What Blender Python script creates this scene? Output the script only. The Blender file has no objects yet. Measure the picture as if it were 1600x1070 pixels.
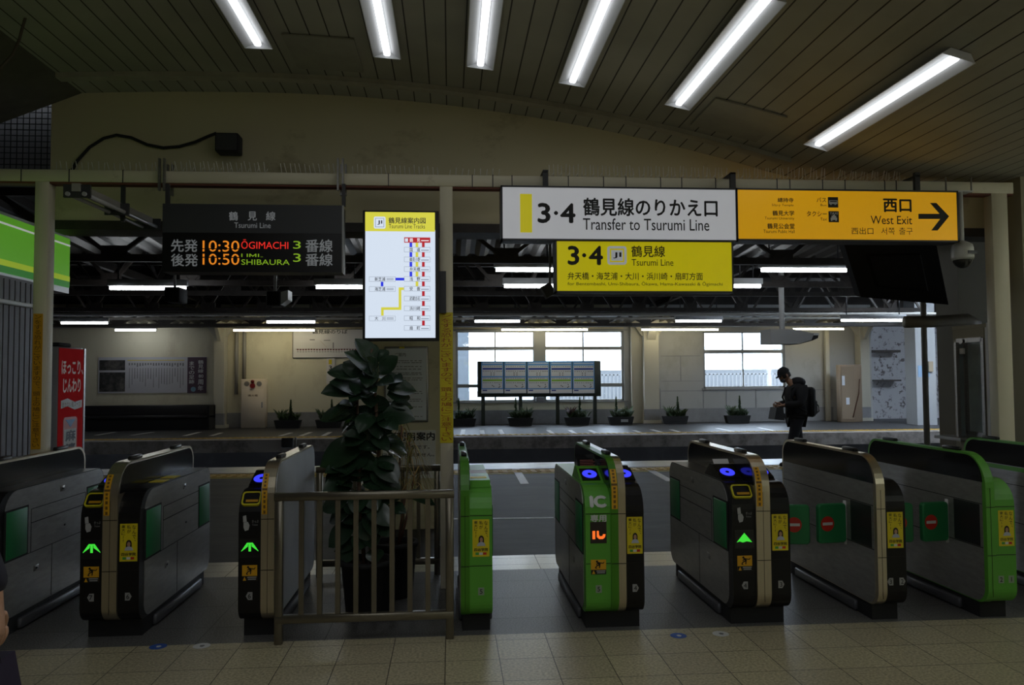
import bpy, bmesh, math, random
import numpy as np
from math import pi, sin, cos, radians as R

# ------------------------------------------------------------------ camera, world, exposure
S = bpy.context.scene
COL = S.collection
F_PX, EYE = 1225.0, 1.5
_yaw, _pit, _roll = math.atan(97 / F_PX), math.atan(52.5 / F_PX), 0.0065
_fw = np.array([sin(_yaw) * cos(_pit), cos(_yaw) * cos(_pit), sin(_pit)])
_r0 = np.cross(_fw, [0, 0, 1.0]); _r0 /= np.linalg.norm(_r0)
_u0 = np.cross(_r0, _fw)
_rt = _r0 * cos(_roll) - _u0 * sin(_roll)
_up = _u0 * cos(_roll) + _r0 * sin(_roll)
cam_data = bpy.data.cameras.new('camera')
cam = bpy.data.objects.new('camera', cam_data)
COL.objects.link(cam)
S.camera = cam
cam_data.sensor_width = 36.0
cam_data.lens = F_PX / 1600 * 36.0
cam_data.clip_start = 0.05
cam_data.clip_end = 300
import mathutils
_m = mathutils.Matrix(((_rt[0], _up[0], -_fw[0], 0), (_rt[1], _up[1], -_fw[1], 0), (_rt[2], _up[2], -_fw[2], EYE), (0, 0, 0, 1)))
cam.matrix_world = _m

world = bpy.data.worlds.new('overcast_sky')
S.world = world
world.use_nodes = True
_bg = world.node_tree.nodes['Background']
_bg.inputs['Color'].default_value = (0.72, 0.85, 1.0, 1)
_bg.inputs['Strength'].default_value = 12.0
S.view_settings.view_transform = 'Standard'
S.view_settings.look = 'None'
S.view_settings.gamma = 1.0
S.view_settings.use_curve_mapping = False
S.view_settings.exposure = 0.0
S.cycles.use_denoising = True
S.cycles.max_bounces = 8
S.cycles.diffuse_bounces = 4
S.cycles.glossy_bounces = 4
S.cycles.transmission_bounces = 6
S.cycles.transparent_max_bounces = 12
S.cycles.sample_clamp_indirect = 10.0

TUBE = 2.0          # radiance of the lamp tubes


def area_lamp(name, loc, sx, sy, power, color=(0.93, 0.97, 1.0)):
    d = bpy.data.lights.new(name, 'AREA')
    d.shape = 'RECTANGLE'; d.size = sx; d.size_y = sy; d.energy = power; d.color = color
    o = bpy.data.objects.new(name, d); COL.objects.link(o)
    o.location = loc
    return o


# the rows of ceiling lamps that carry on behind the photographer
for _y in (2.2, -0.6, -3.4):
    for _x in (-1.2, -0.2, 0.7):
        area_lamp('concourse_lamp', (_x, _y, 3.35), 0.12, 1.5, 5.6)


# ------------------------------------------------------------------ measuring helpers
def _ray(px, py):
    return _fw * F_PX + _rt * (px - 800) - _up * (py - 535)


def at(px, py, Y):
    d = _ray(px, py); p = d * (Y / d[1])
    return (float(p[0]), float(p[1]), float(p[2] + EYE))


def atx(px, py, X):
    d = _ray(px, py); p = d * (X / d[0])
    return (float(p[0]), float(p[1]), float(p[2] + EYE))


def fl(px, py, z=0.0):
    d = _ray(px, py); p = d * ((z - EYE) / d[2])
    return (float(p[0]), float(p[1]), z)


# ------------------------------------------------------------------ materials
MATS = {}


def mat(name, col, rough=0.6, metal=0.0, var=0.0, scale=6.0, emit=0.0, bump=0.0, spec=0.5, stretch=None, bscale=None):
    """principled surface with optional noise variation of its own colour"""
    if name in MATS:
        return MATS[name]
    m = bpy.data.materials.new(name); m.use_nodes = True
    nt = m.node_tree; b = nt.nodes['Principled BSDF']
    b.inputs['Base Color'].default_value = (*col, 1)
    b.inputs['Roughness'].default_value = rough
    b.inputs['Metallic'].default_value = metal
    b.inputs['Specular IOR Level'].default_value = spec
    if emit:
        b.inputs['Emission Color'].default_value = (*col, 1)
        b.inputs['Emission Strength'].default_value = emit
    if var or bump:
        tc = nt.nodes.new('ShaderNodeTexCoord')
        mp = nt.nodes.new('ShaderNodeMapping')
        if stretch:
            mp.inputs['Scale'].default_value = stretch
        nt.links.new(tc.outputs['Object'], mp.inputs['Vector'])
        n = nt.nodes.new('ShaderNodeTexNoise')
        n.inputs['Scale'].default_value = scale; n.inputs['Detail'].default_value = 5; n.inputs['Roughness'].default_value = 0.65
        nt.links.new(mp.outputs['Vector'], n.inputs['Vector'])
        if var:
            r = nt.nodes.new('ShaderNodeValToRGB')
            r.color_ramp.elements[0].position = 0.3; r.color_ramp.elements[1].position = 0.7
            r.color_ramp.elements[0].color = (*[c * (1 - var) for c in col], 1)
            r.color_ramp.elements[1].color = (*[min(1, c * (1 + var)) for c in col], 1)
            nt.links.new(n.outputs['Fac'], r.inputs['Fac'])
            nt.links.new(r.outputs['Color'], b.inputs['Base Color'])
        if bump:
            bp = nt.nodes.new('ShaderNodeBump')
            bp.inputs['Strength'].default_value = bump; bp.inputs['Distance'].default_value = 0.01
            n2 = n
            if bscale:
                n2 = nt.nodes.new('ShaderNodeTexNoise'); n2.inputs['Scale'].default_value = bscale
                nt.links.new(mp.outputs['Vector'], n2.inputs['Vector'])
            nt.links.new(n2.outputs['Fac'], bp.inputs['Height'])
            nt.links.new(bp.outputs['Normal'], b.inputs['Normal'])
    MATS[name] = m
    return m


def tile_mat(name, c1, c2, mortar, w, h, off, rough, msize=0.004, speck=0.25, sscale=90, bump=0.2, ox=0.0, oy=0.0, rvar=0.0, spec=0.5):
    """tiles laid on a grid: brick texture, speckle and slightly uneven gloss"""
    m = bpy.data.materials.new(name); m.use_nodes = True
    nt = m.node_tree; b = nt.nodes['Principled BSDF']; L = nt.links.new
    tc = nt.nodes.new('ShaderNodeTexCoord'); mp = nt.nodes.new('ShaderNodeMapping')
    mp.inputs['Location'].default_value = (ox, oy, 0)
    L(tc.outputs['Object'], mp.inputs['Vector'])
    br = nt.nodes.new('ShaderNodeTexBrick')
    br.offset = off; br.squash = 1.0
    br.inputs['Scale'].default_value = 1.0
    br.inputs['Brick Width'].default_value = w; br.inputs['Row Height'].default_value = h
    br.inputs['Mortar Size'].default_value = msize; br.inputs['Mortar Smooth'].default_value = 0.1
    br.inputs['Color1'].default_value = (*c1, 1); br.inputs['Color2'].default_value = (*c2, 1); br.inputs['Mortar'].default_value = (*mortar, 1)
    L(mp.outputs['Vector'], br.inputs['Vector'])
    n = nt.nodes.new('ShaderNodeTexNoise'); n.inputs['Scale'].default_value = sscale; n.inputs['Detail'].default_value = 3
    L(tc.outputs['Object'], n.inputs['Vector'])
    rmp = nt.nodes.new('ShaderNodeValToRGB')
    rmp.color_ramp.elements[0].position = 0.35; rmp.color_ramp.elements[1].position = 0.65
    rmp.color_ramp.elements[0].color = (1 - speck,) * 3 + (1,); rmp.color_ramp.elements[1].color = (1 + speck * 0.4,) * 3 + (1,)
    L(n.outputs['Fac'], rmp.inputs['Fac'])
    mx = nt.nodes.new('ShaderNodeMix'); mx.data_type = 'RGBA'; mx.blend_type = 'MULTIPLY'; mx.inputs['Factor'].default_value = 1
    L(br.outputs['Color'], mx.inputs['A']); L(rmp.outputs['Color'], mx.inputs['B'])
    L(mx.outputs['Result'], b.inputs['Base Color'])
    b.inputs['Specular IOR Level'].default_value = spec
    n2 = nt.nodes.new('ShaderNodeTexNoise'); n2.inputs['Scale'].default_value = 2.3; n2.inputs['Detail'].default_value = 4
    L(tc.outputs['Object'], n2.inputs['Vector'])
    mr = nt.nodes.new('ShaderNodeMapRange')
    mr.inputs['To Min'].default_value = rough - rvar; mr.inputs['To Max'].default_value = rough + rvar
    L(n2.outputs['Fac'], mr.inputs['Value']); L(mr.outputs['Result'], b.inputs['Roughness'])
    bp = nt.nodes.new('ShaderNodeBump'); bp.inputs['Strength'].default_value = bump; bp.inputs['Distance'].default_value = 0.003; bp.invert = True
    L(br.outputs['Fac'], bp.inputs['Height']); L(bp.outputs['Normal'], b.inputs['Normal'])
    MATS[name] = m
    return m


def plank_mat(name, col, line, pitch, axis='X', rough=0.6, var=0.15, wid=0.06):
    """painted boards: a dark joint every `pitch` metres along one axis"""
    m = bpy.data.materials.new(name); m.use_nodes = True
    nt = m.node_tree; b = nt.nodes['Principled BSDF']; L = nt.links.new
    tc = nt.nodes.new('ShaderNodeTexCoord'); sp = nt.nodes.new('ShaderNodeSeparateXYZ')
    L(tc.outputs['Object'], sp.inputs[0])
    d = nt.nodes.new('ShaderNodeMath'); d.operation = 'DIVIDE'; d.inputs[1].default_value = pitch
    L(sp.outputs[axis], d.inputs[0])
    fr = nt.nodes.new('ShaderNodeMath'); fr.operation = 'FRACT'; L(d.outputs[0], fr.inputs[0])
    lt = nt.nodes.new('ShaderNodeMath'); lt.operation = 'LESS_THAN'; lt.inputs[1].default_value = wid; L(fr.outputs[0], lt.inputs[0])
    n = nt.nodes.new('ShaderNodeTexNoise'); n.inputs['Scale'].default_value = 1.7; n.inputs['Detail'].default_value = 6
    L(tc.outputs['Object'], n.inputs['Vector'])
    r = nt.nodes.new('ShaderNodeValToRGB'); r.color_ramp.elements[0].position = 0.3; r.color_ramp.elements[1].position = 0.7
    r.color_ramp.elements[0].color = (*[c * (1 - var) for c in col], 1); r.color_ramp.elements[1].color = (*[c * (1 + var) for c in col], 1)
    L(n.outputs['Fac'], r.inputs['Fac'])
    mx = nt.nodes.new('ShaderNodeMix'); mx.data_type = 'RGBA'
    L(lt.outputs[0], mx.inputs['Factor']); L(r.outputs['Color'], mx.inputs['A']); mx.inputs['B'].default_value = (*line, 1)
    L(mx.outputs['Result'], b.inputs['Base Color'])
    b.inputs['Roughness'].default_value = rough
    bp = nt.nodes.new('ShaderNodeBump'); bp.inputs['Strength'].default_value = 0.6; bp.inputs['Distance'].default_value = 0.006; bp.invert = True
    L(lt.outputs[0], bp.inputs['Height']); L(bp.outputs['Normal'], b.inputs['Normal'])
    MATS[name] = m
    return m


def stained_mat(name, col, stain, rough=0.8, amount=0.55, scale=1.2, stretch=(1, 1, 0.35), bump=0.15, soft=0.2):
    """old paint with blotches of a second colour"""
    m = bpy.data.materials.new(name); m.use_nodes = True
    nt = m.node_tree; b = nt.nodes['Principled BSDF']; L = nt.links.new
    tc = nt.nodes.new('ShaderNodeTexCoord'); mp = nt.nodes.new('ShaderNodeMapping'); mp.inputs['Scale'].default_value = stretch
    L(tc.outputs['Object'], mp.inputs['Vector'])
    n = nt.nodes.new('ShaderNodeTexNoise'); n.inputs['Scale'].default_value = scale; n.inputs['Detail'].default_value = 9; n.inputs['Roughness'].default_value = 0.7
    L(mp.outputs['Vector'], n.inputs['Vector'])
    r = nt.nodes.new('ShaderNodeValToRGB'); r.color_ramp.elements[0].position = amount; r.color_ramp.elements[1].position = min(1, amount + soft)
    r.color_ramp.elements[0].color = (*col, 1); r.color_ramp.elements[1].color = (*stain, 1)
    L(n.outputs['Fac'], r.inputs['Fac']); L(r.outputs['Color'], b.inputs['Base Color'])
    b.inputs['Roughness'].default_value = rough
    bp = nt.nodes.new('ShaderNodeBump'); bp.inputs['Strength'].default_value = bump; bp.inputs['Distance'].default_value = 0.01
    L(n.outputs['Fac'], bp.inputs['Height']); L(bp.outputs['Normal'], b.inputs['Normal'])
    MATS[name] = m
    return m


def glass_mat(name, tint=(1, 1, 1), refl=0.12):
    m = bpy.data.materials.new(name); m.use_nodes = True
    nt = m.node_tree; nt.nodes.remove(nt.nodes['Principled BSDF']); L = nt.links.new
    out = nt.nodes['Material Output']
    t = nt.nodes.new('ShaderNodeBsdfTransparent'); t.inputs['Color'].default_value = (*tint, 1)
    g = nt.nodes.new('ShaderNodeBsdfGlossy'); g.inputs['Roughness'].default_value = 0.04
    mx = nt.nodes.new('ShaderNodeMixShader'); mx.inputs['Fac'].default_value = refl
    L(t.outputs[0], mx.inputs[1]); L(g.outputs[0], mx.inputs[2]); L(mx.outputs[0], out.inputs['Surface'])
    MATS[name] = m
    return m


def glow(name, col, s):
    if name in MATS:
        return MATS[name]
    m = bpy.data.materials.new(name); m.use_nodes = True
    nt = m.node_tree; b = nt.nodes['Principled BSDF']
    b.inputs['Base Color'].default_value = (0.02, 0.02, 0.02, 1); b.inputs['Roughness'].default_value = 0.3
    b.inputs['Emission Color'].default_value = (*col, 1); b.inputs['Emission Strength'].default_value = s
    MATS[name] = m
    return m


black = mat('black_plastic', (0.007, 0.0065, 0.007), 0.34, spec=0.32)
black_matt = mat('black_matt', (0.012, 0.012, 0.013), 0.75)
dark_metal = mat('dark_metal', (0.05, 0.05, 0.055), 0.5, 0.3)
steel = mat('brushed_steel', (0.30, 0.29, 0.28), 0.34, 0.75, var=0.12, scale=5, stretch=(1, 1, 14))
steel_dark = mat('hairline_steel', (0.33, 0.32, 0.305), 0.35, 0.58, var=0.15, scale=4, stretch=(2, 2, 9))
champagne = mat('champagne_steel', (0.58, 0.51, 0.38), 0.30, 0.9, var=0.06, scale=5, stretch=(30, 1, 1))
smoke = mat('smoked_panel', (0.010, 0.010, 0.011), 0.12)
gate_green = mat('gate_green', (0.10, 0.36, 0.035), 0.38)
gate_green_dark = mat('gate_green_dark', (0.055, 0.22, 0.008), 0.38)
flap_green = mat('flap_green', (0.015, 0.19, 0.06), 0.5)
white_paint = mat('white_paint', (0.72, 0.72, 0.72), 0.5)
grey_paint = mat('grey_paint', (0.33, 0.33, 0.34), 0.5)
sign_white = mat('sign_white', (0.66, 0.67, 0.71), 0.35, emit=0.32)
sign_yellow = mat('sign_yellow', (0.70, 0.61, 0.004), 0.32, emit=0.36)
sign_orange = mat('sign_orange', (0.80, 0.40, 0.004), 0.35, emit=0.40)
ink = mat('black_ink', (0.008, 0.008, 0.008), 0.5)
ink_grey = mat('grey_ink', (0.18, 0.18, 0.19), 0.6)
ink_white = mat('white_ink', (0.62, 0.62, 0.62), 0.5)
ink_red = mat('red_ink', (0.50, 0.02, 0.015), 0.5)
ink_blue = mat('blue_ink', (0.03, 0.10, 0.42), 0.5)
ink_green = mat('green_ink', (0.06, 0.34, 0.06), 0.5)
paper_yellow = mat('yellow_sticker', (0.72, 0.58, 0.01), 0.45)
amber = mat('amber_sticker', (0.70, 0.36, 0.01), 0.45)
skin_m = mat('skin', (0.48, 0.27, 0.18), 0.5)
hair_m = mat('dark_hair', (0.015, 0.010, 0.008), 0.5)
frame_paint = stained_mat('beige_frame_paint', (0.74, 0.68, 0.52), (0.34, 0.27, 0.16), 0.55, 0.62, 5.0, (1, 1, 1), 0.05)
cream_wall = stained_mat('cream_wall_paint', (0.62, 0.56, 0.38), (0.26, 0.20, 0.11), 0.8, 0.56, 1.1, (1, 1, 1.6), 0.12)
far_wall = stained_mat('old_cream_paint', (0.70, 0.65, 0.49), (0.54, 0.48, 0.35), 0.75, 0.5, 0.7, (1, 1, 0.6), 0.08)
peel = stained_mat('peeling_paint', (0.36, 0.36, 0.38), (0.10, 0.09, 0.09), 0.85, 0.55, 6.0, (1, 1, 1), 0.3, 0.06)
skirt_m = mat('grey_skirting', (0.27, 0.27, 0.28), 0.7, var=0.15, scale=3)
ceil_m = plank_mat('ceiling_boards', (0.35, 0.34, 0.28), (0.025, 0.022, 0.017), 0.125, 'X', 0.55, 0.14, 0.07)
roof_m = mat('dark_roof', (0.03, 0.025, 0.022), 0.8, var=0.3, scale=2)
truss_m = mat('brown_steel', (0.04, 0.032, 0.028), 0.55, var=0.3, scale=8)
pipe_m = mat('grey_pipe', (0.30, 0.285, 0.26), 0.5)
net_m = mat('dark_net', (0.02, 0.018, 0.016), 0.9)
asphalt = stained_mat('wet_asphalt', (0.036, 0.034, 0.034), (0.085, 0.080, 0.077), 0.58, 0.45, 1.6, (0.45, 1, 1), 0.5, 0.35)
asphalt.node_tree.nodes['Principled BSDF'].inputs['Specular IOR Level'].default_value = 0.16
concrete = stained_mat('platform_concrete', (0.30, 0.27, 0.25), (0.12, 0.105, 0.095), 0.8, 0.45, 2.5, (1, 1, 1), 0.2)
stone = mat('edge_stone', (0.45, 0.45, 0.45), 0.35, var=0.25, scale=4)
line_white = mat('line_paint', (0.62, 0.62, 0.62), 0.5, var=0.2, scale=30)
tactile = mat('tactile_yellow', (0.45, 0.28, 0.03), 0.6, var=0.25, scale=9)
lamp_white = mat('lamp_enamel', (0.62, 0.63, 0.65), 0.4)
glass = glass_mat('window_glass', (0.96, 0.98, 1.0), 0.06)
glass_side = glass_mat('booth_glass', (0.55, 0.60, 0.62), 0.35)
tile_light = tile_mat('beige_tiles', (0.52, 0.46, 0.30), (0.46, 0.40, 0.27), (0.07, 0.06, 0.045), 0.287, 0.30, 0.0, 0.36, 0.0025, 0.35, 70, 0.3, 0.03, 0.09, 0.07, 0.38)
tile_dark = tile_mat('granite_tiles', (0.17, 0.165, 0.16), (0.15, 0.145, 0.14), (0.04, 0.04, 0.04), 0.72, 0.44, 0.0, 0.42, 0.003, 0.6, 110, 0.2, 0.0, 0.02, 0.05, 0.34)
tile_strip = tile_mat('pale_strip_tiles', (0.80, 0.76, 0.63), (0.76, 0.72, 0.59), (0.22, 0.20, 0.17), 0.40, 0.22, 0.0, 0.25, 0.003, 0.1, 60, 0.1, 0.1, 0.08, 0.02, 0.9)


# ------------------------------------------------------------------ mesh helpers
class M:
    def __init__(s):
        s.v = []; s.f = []; s.s = []

    def add(s, V, Fs, smooth=False):
        n = len(s.v); s.v += [tuple(map(float, p)) for p in V]
        s.f += [tuple(i + n for i in f) for f in Fs]; s.s += [smooth] * len(Fs)
        return s

    def box(s, a, b):
        x0, x1 = sorted((a[0], b[0])); y0, y1 = sorted((a[1], b[1])); z0, z1 = sorted((a[2], b[2]))
        return s.add([(x0, y0, z0), (x1, y0, z0), (x1, y1, z0), (x0, y1, z0), (x0, y0, z1), (x1, y0, z1), (x1, y1, z1), (x0, y1, z1)],
                     [(0, 3, 2, 1), (4, 5, 6, 7), (0, 1, 5, 4), (1, 2, 6, 5), (2, 3, 7, 6), (3, 0, 4, 7)])

    def rbox(s, a, b, r=0.01, seg=2):
        bm = bmesh.new(); bmesh.ops.create_cube(bm, size=1)
        for v in bm.verts:
            v.co = [(a[i] + b[i]) / 2 + v.co[i] * abs(b[i] - a[i]) for i in range(3)]
        bmesh.ops.bevel(bm, geom=bm.edges[:], offset=r, segments=seg, affect='EDGES', profile=0.5)
        bm.verts.index_update()
        s.add([v.co[:] for v in bm.verts], [[v.index for v in f.verts] for f in bm.faces], True); bm.free()
        return s

    def prism(s, poly, axis, lo, hi, smooth=False):
        """polygon of (a,b) pairs extruded along an axis; X: (y,z)  Y: (x,z)  Z: (x,y)"""
        def P(a, b, t):
            return (t, a, b) if axis == 'X' else (a, t, b) if axis == 'Y' else (a, b, t)
        n = len(poly)
        V = [P(a, b, lo) for a, b in poly] + [P(a, b, hi) for a, b in poly]
        area = sum(poly[i][0] * poly[(i + 1) % n][1] - poly[(i + 1) % n][0] * poly[i][1] for i in range(n))
        flip = (area < 0) != (axis == 'Y')
        c0 = tuple(range(n)); c1 = tuple(range(n, 2 * n))
        sd = [(i, (i + 1) % n, n + (i + 1) % n, n + i) for i in range(n)]
        if flip:
            s.add(V, [c0, c1[::-1]]); m = len(s.v) - 2 * n
            s.f += [tuple(j + m for j in q[::-1]) for q in sd]
        else:
            s.add(V, [c0[::-1], c1]); m = len(s.v) - 2 * n
            s.f += [tuple(j + m for j in q) for q in sd]
        s.s += [smooth] * n
        return s

    def cyl(s, p0, p1, r0, r1=None, n=12, caps=True):
        r1 = r0 if r1 is None else r1
        p0 = np.array(p0, float); p1 = np.array(p1, float); d = p1 - p0; d /= np.linalg.norm(d) + 1e-9
        a = np.cross(d, [0, 0, 1] if abs(d[2]) < 0.9 else [1, 0, 0]); a /= np.linalg.norm(a); b = np.cross(d, a)
        V = [p0 + (a * cos(t) + b * sin(t)) * r0 for t in np.linspace(0, 2 * pi, n, False)] + [p1 + (a * cos(t) + b * sin(t)) * r1 for t in np.linspace(0, 2 * pi, n, False)]
        s.add(V, [(i, (i + 1) % n, n + (i + 1) % n, n + i) for i in range(n)], True)
        if caps:
            k = len(s.v) - 2 * n
            s.f += [tuple(range(k + n - 1, k - 1, -1)), tuple(range(k + n, k + 2 * n))]; s.s += [False, False]
        return s

    def tube(s, pts, r, n=8):
        pts = [np.array(p, float) for p in pts]; V = []; m = len(pts)
        rr = r if hasattr(r, '__len__') else [r] * m
        up = np.array([0, 0, 1.0])
        for i, p in enumerate(pts):
            d = pts[min(i + 1, m - 1)] - pts[max(i - 1, 0)]; d /= np.linalg.norm(d) + 1e-9
            a = np.cross(d, up)
            if np.linalg.norm(a) < 0.1:
                a = np.cross(d, [0, 1, 0])
            a /= np.linalg.norm(a); b = np.cross(d, a)
            V += [p + (a * cos(t) + b * sin(t)) * rr[i] for t in np.linspace(0, 2 * pi, n, False)]
        Fs = [(i * n + j, i * n + (j + 1) % n, (i + 1) * n + (j + 1) % n, (i + 1) * n + j) for i in range(m - 1) for j in range(n)]
        Fs += [tuple(range(n - 1, -1, -1)), tuple(range((m - 1) * n, m * n))]
        return s.add(V, Fs, True)

    def bar(s, p0, p1, w, h=None):
        """square bar between two points"""
        h = h or w
        p0 = np.array(p0, float); p1 = np.array(p1, float); d = p1 - p0; d /= np.linalg.norm(d)
        a = np.cross(d, [0, 0, 1] if abs(d[2]) < 0.95 else [0, 1, 0]); a /= np.linalg.norm(a); b = np.cross(a, d)
        V = [p + a * i * w / 2 + b * j * h / 2 for p in (p0, p1) for i, j in ((-1, -1), (1, -1), (1, 1), (-1, 1))]
        return s.add(V, [(3, 2, 1, 0), (4, 5, 6, 7), (0, 1, 5, 4), (1, 2, 6, 5), (2, 3, 7, 6), (3, 0, 4, 7)])

    def lathe(s, prof, c=(0, 0, 0), n=24):
        V = [(c[0] + r * cos(t), c[1] + r * sin(t), c[2] + z) for r, z in prof for t in np.linspace(0, 2 * pi, n, False)]
        m = len(prof)
        Fs = [(i * n + j, i * n + (j + 1) % n, (i + 1) * n + (j + 1) % n, (i + 1) * n + j) for i in range(m - 1) for j in range(n)]
        Fs += [tuple(range(n - 1, -1, -1)), tuple(range((m - 1) * n, m * n))]
        return s.add(V, Fs, True)

    def ball(s, c, r, n=14, m=9):
        r = r if hasattr(r, '__len__') else (r, r, r)
        V = [(c[0], c[1], c[2] - r[2])]
        for i in range(1, m):
            p = -pi / 2 + pi * i / m
            V += [(c[0] + r[0] * cos(p) * cos(t), c[1] + r[1] * cos(p) * sin(t), c[2] + r[2] * sin(p)) for t in np.linspace(0, 2 * pi, n, False)]
        V.append((c[0], c[1], c[2] + r[2]))
        Fs = [(0, 1 + (j + 1) % n, 1 + j) for j in range(n)]
        Fs += [(1 + i * n + j, 1 + i * n + (j + 1) % n, 1 + (i + 1) * n + (j + 1) % n, 1 + (i + 1) * n + j) for i in range(m - 2) for j in range(n)]
        k = 1 + (m - 2) * n
        Fs += [(k + j, k + (j + 1) % n, len(V) - 1) for j in range(n)]
        return s.add(V, Fs, True)

    def disc(s, c, r, axis='Y', n=24, rz=None, t=0.001):
        rz = rz or r
        return s.prism([(c[0] + r * cos(a), c[2] + rz * sin(a)) for a in np.linspace(0, 2 * pi, n, False)], 'Y', c[1] - t, c[1]) if axis == 'Y' else \
            s.prism([(c[0] + r * cos(a), c[1] + rz * sin(a)) for a in np.linspace(0, 2 * pi, n, False)], 'Z', c[2], c[2] + t)

    def build(s, name, material, parent=None, origin=None):
        me = bpy.data.meshes.new(name)
        if parent is not None:
            o3 = np.array(ORI.get(parent.name, (0, 0, 0)), float)
        elif origin is not None:
            o3 = np.array(origin, float)
        else:
            a = np.array(s.v); o3 = np.array([(a[:, 0].min() + a[:, 0].max()) / 2, (a[:, 1].min() + a[:, 1].max()) / 2, a[:, 2].min()])
        me.from_pydata([tuple(np.array(p) - o3) for p in s.v], [], s.f)
        me.polygons.foreach_set('use_smooth', s.s)
        me.update()
        if material is not None:
            me.materials.append(material)
        ob = bpy.data.objects.new(name, me); COL.objects.link(ob)
        if parent is not None:
            ob.parent = parent; ORI[ob.name] = tuple(o3)
        else:
            ob.location = o3; ORI[ob.name] = tuple(o3)
        return ob


ORI = {}


def tag(o, label, cat, group=None, kind=None):
    o['label'] = label; o['category'] = cat
    if group:
        o['group'] = group
    if kind:
        o['kind'] = kind
    return o


def thing(name, label, cat, loc, group=None, local=False):
    """Empty at the base of a thing; its parts are given in world coordinates (or local ones when local=True)"""
    o = bpy.data.objects.new(name, None); COL.objects.link(o)
    o.empty_display_size = 0.1
    o.location = loc
    ORI[o.name] = (0, 0, 0) if local else tuple(loc)
    return tag(o, label, cat, group)


def struct(name, m, material, parent=None, label=None):
    o = m.build(name, material, parent)
    if parent is None:
        o['kind'] = 'structure'
        o['label'] = label or name.replace('_', ' ')
    return o


def copy_thing(root, loc, label, group=None):
    r = root.copy(); COL.objects.link(r); r.location = loc; r['label'] = label
    if group:
        r['group'] = group
    for ch in list(root.children):
        c = ch.copy(); COL.objects.link(c); c.parent = r
        for g in list(ch.children):
            d = g.copy(); COL.objects.link(d); d.parent = c
    return r


def rrect(y0, y1, z0, z1, r, seg=6):
    """rounded rectangle; radii for (low-near, low-far, top-far, top-near)"""
    r = r if hasattr(r, '__len__') else (r,) * 4
    P = []
    for (cy, cz, rad, a0) in ((y0 + r[0], z0 + r[0], r[0], pi), (y1 - r[1], z0 + r[1], r[1], 1.5 * pi), (y1 - r[2], z1 - r[2], r[2], 0), (y0 + r[3], z1 - r[3], r[3], 0.5 * pi)):
        if rad < 1e-4:
            P.append((cy, cz))
        else:
            P += [(cy + rad * cos(a0 + t), cz + rad * sin(a0 + t)) for t in np.linspace(0, pi / 2, seg + 1)]
    return P


# ------------------------------------------------------------------ lettering
_tc = {}
BFONT = None


def glyphs(body, bold=0.0):
    key = (body, bold)
    if key in _tc:
        return _tc[key]
    c = bpy.data.curves.new('lettering_curve', 'FONT'); c.body = body; c.resolution_u = 3
    o = bpy.data.objects.new('lettering_curve', c); COL.objects.link(o)
    dg = bpy.context.evaluated_depsgraph_get()
    me = bpy.data.meshes.new_from_object(o.evaluated_get(dg))
    V = np.array([v.co[:2] for v in me.vertices]) if len(me.vertices) else np.zeros((1, 2))
    Fs = [tuple(p.vertices) for p in me.polygons]
    bpy.data.objects.remove(o); bpy.data.meshes.remove(me); bpy.data.curves.remove(c)
    lay = np.zeros(len(V))
    if bold > 0.001 and len(V) > 1:         # heavier strokes: overlapping shifted copies
        n0 = len(V); F0 = list(Fs)
        sh = [(bold, 0), (-bold, 0), (0, bold), (0, -bold)]
        V = np.concatenate([V] + [V + np.array(q_) for q_ in sh])
        lay = np.repeat(np.arange(5.0), n0)
        for k in range(1, 5):
            Fs += [tuple(i + k * n0 for i in f) for f in F0]
    lo = V.min(0); sz = np.maximum(V.max(0) - lo, 1e-6)
    _tc[key] = ((V - lo) / sz, Fs, sz, lay)
    return _tc[key]


def put_text(m, body, x0, x1, z0, z1, y, bold=0.0, fit='both', clip=None):
    """add lettering to mesh m, facing -y, filling the box (fit='h': keep the height, natural width, left aligned)"""
    V, Fs, sz, lay = glyphs(body, bold)
    if fit == 'h':
        x1 = x0 + (z1 - z0) * sz[0] / sz[1]
    elif fit == 'r':
        x0 = x1 - (z1 - z0) * sz[0] / sz[1]
    elif fit == 'c':
        w = (z1 - z0) * sz[0] / sz[1]; c = (x0 + x1) / 2; x0, x1 = c - w / 2, c + w / 2
    P = [(x0 + a * (x1 - x0), y - 0.00015 * k, z0 + b * (z1 - z0)) for (a, b), k in zip(V, lay)]
    if clip:
        bm = bmesh.new(); vs = [bm.verts.new(p) for p in P]
        for f in Fs:
            try:
                bm.faces.new([vs[i] for i in f])
            except ValueError:
                pass
        for zc, keep in clip:
            zc = z0 + zc * (z1 - z0)
            bmesh.ops.bisect_plane(bm, geom=bm.verts[:] + bm.edges[:] + bm.faces[:], plane_co=(0, 0, zc), plane_no=(0, 0, 1), clear_outer=keep == 'low', clear_inner=keep == 'high')
        bm.verts.index_update()
        m.add([v.co[:] for v in bm.verts], [[v.index for v in f.verts] for f in bm.faces]); bm.free()
    else:
        m.add(P, Fs)
    return m


def px_text(m, body, px0, py0, px1, py1, Y, bold=0.0, fit='both', clip=None):
    a = at(px0, py1, Y); b = at(px1, py0, Y)
    return put_text(m, body, a[0], b[0], a[2], b[2], Y, bold, fit, clip)


def v_text(m, body, x0, x1, z0, z1, y, bold=0.0, squash=0.86):
    n = len(body); h = (z1 - z0) / n
    for i, ch in enumerate(body):
        zt = z1 - i * h; w = x1 - x0
        sz = glyphs(ch, bold)[2]
        k = min(1.0, sz[0] / 0.85); kz = min(1.0, sz[1] / 0.85)
        hw = w * max(k, 0.12) / 2; hh = h * squash * max(kz, 0.1) / 2; cx = (x0 + x1) / 2; cz = zt - h / 2
        if ch in '、。':
            cx += w * 0.28; cz += h * 0.2
        put_text(m, ch, cx - hw, cx + hw, cz - hh, cz + hh, y, bold)
    return m


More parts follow.
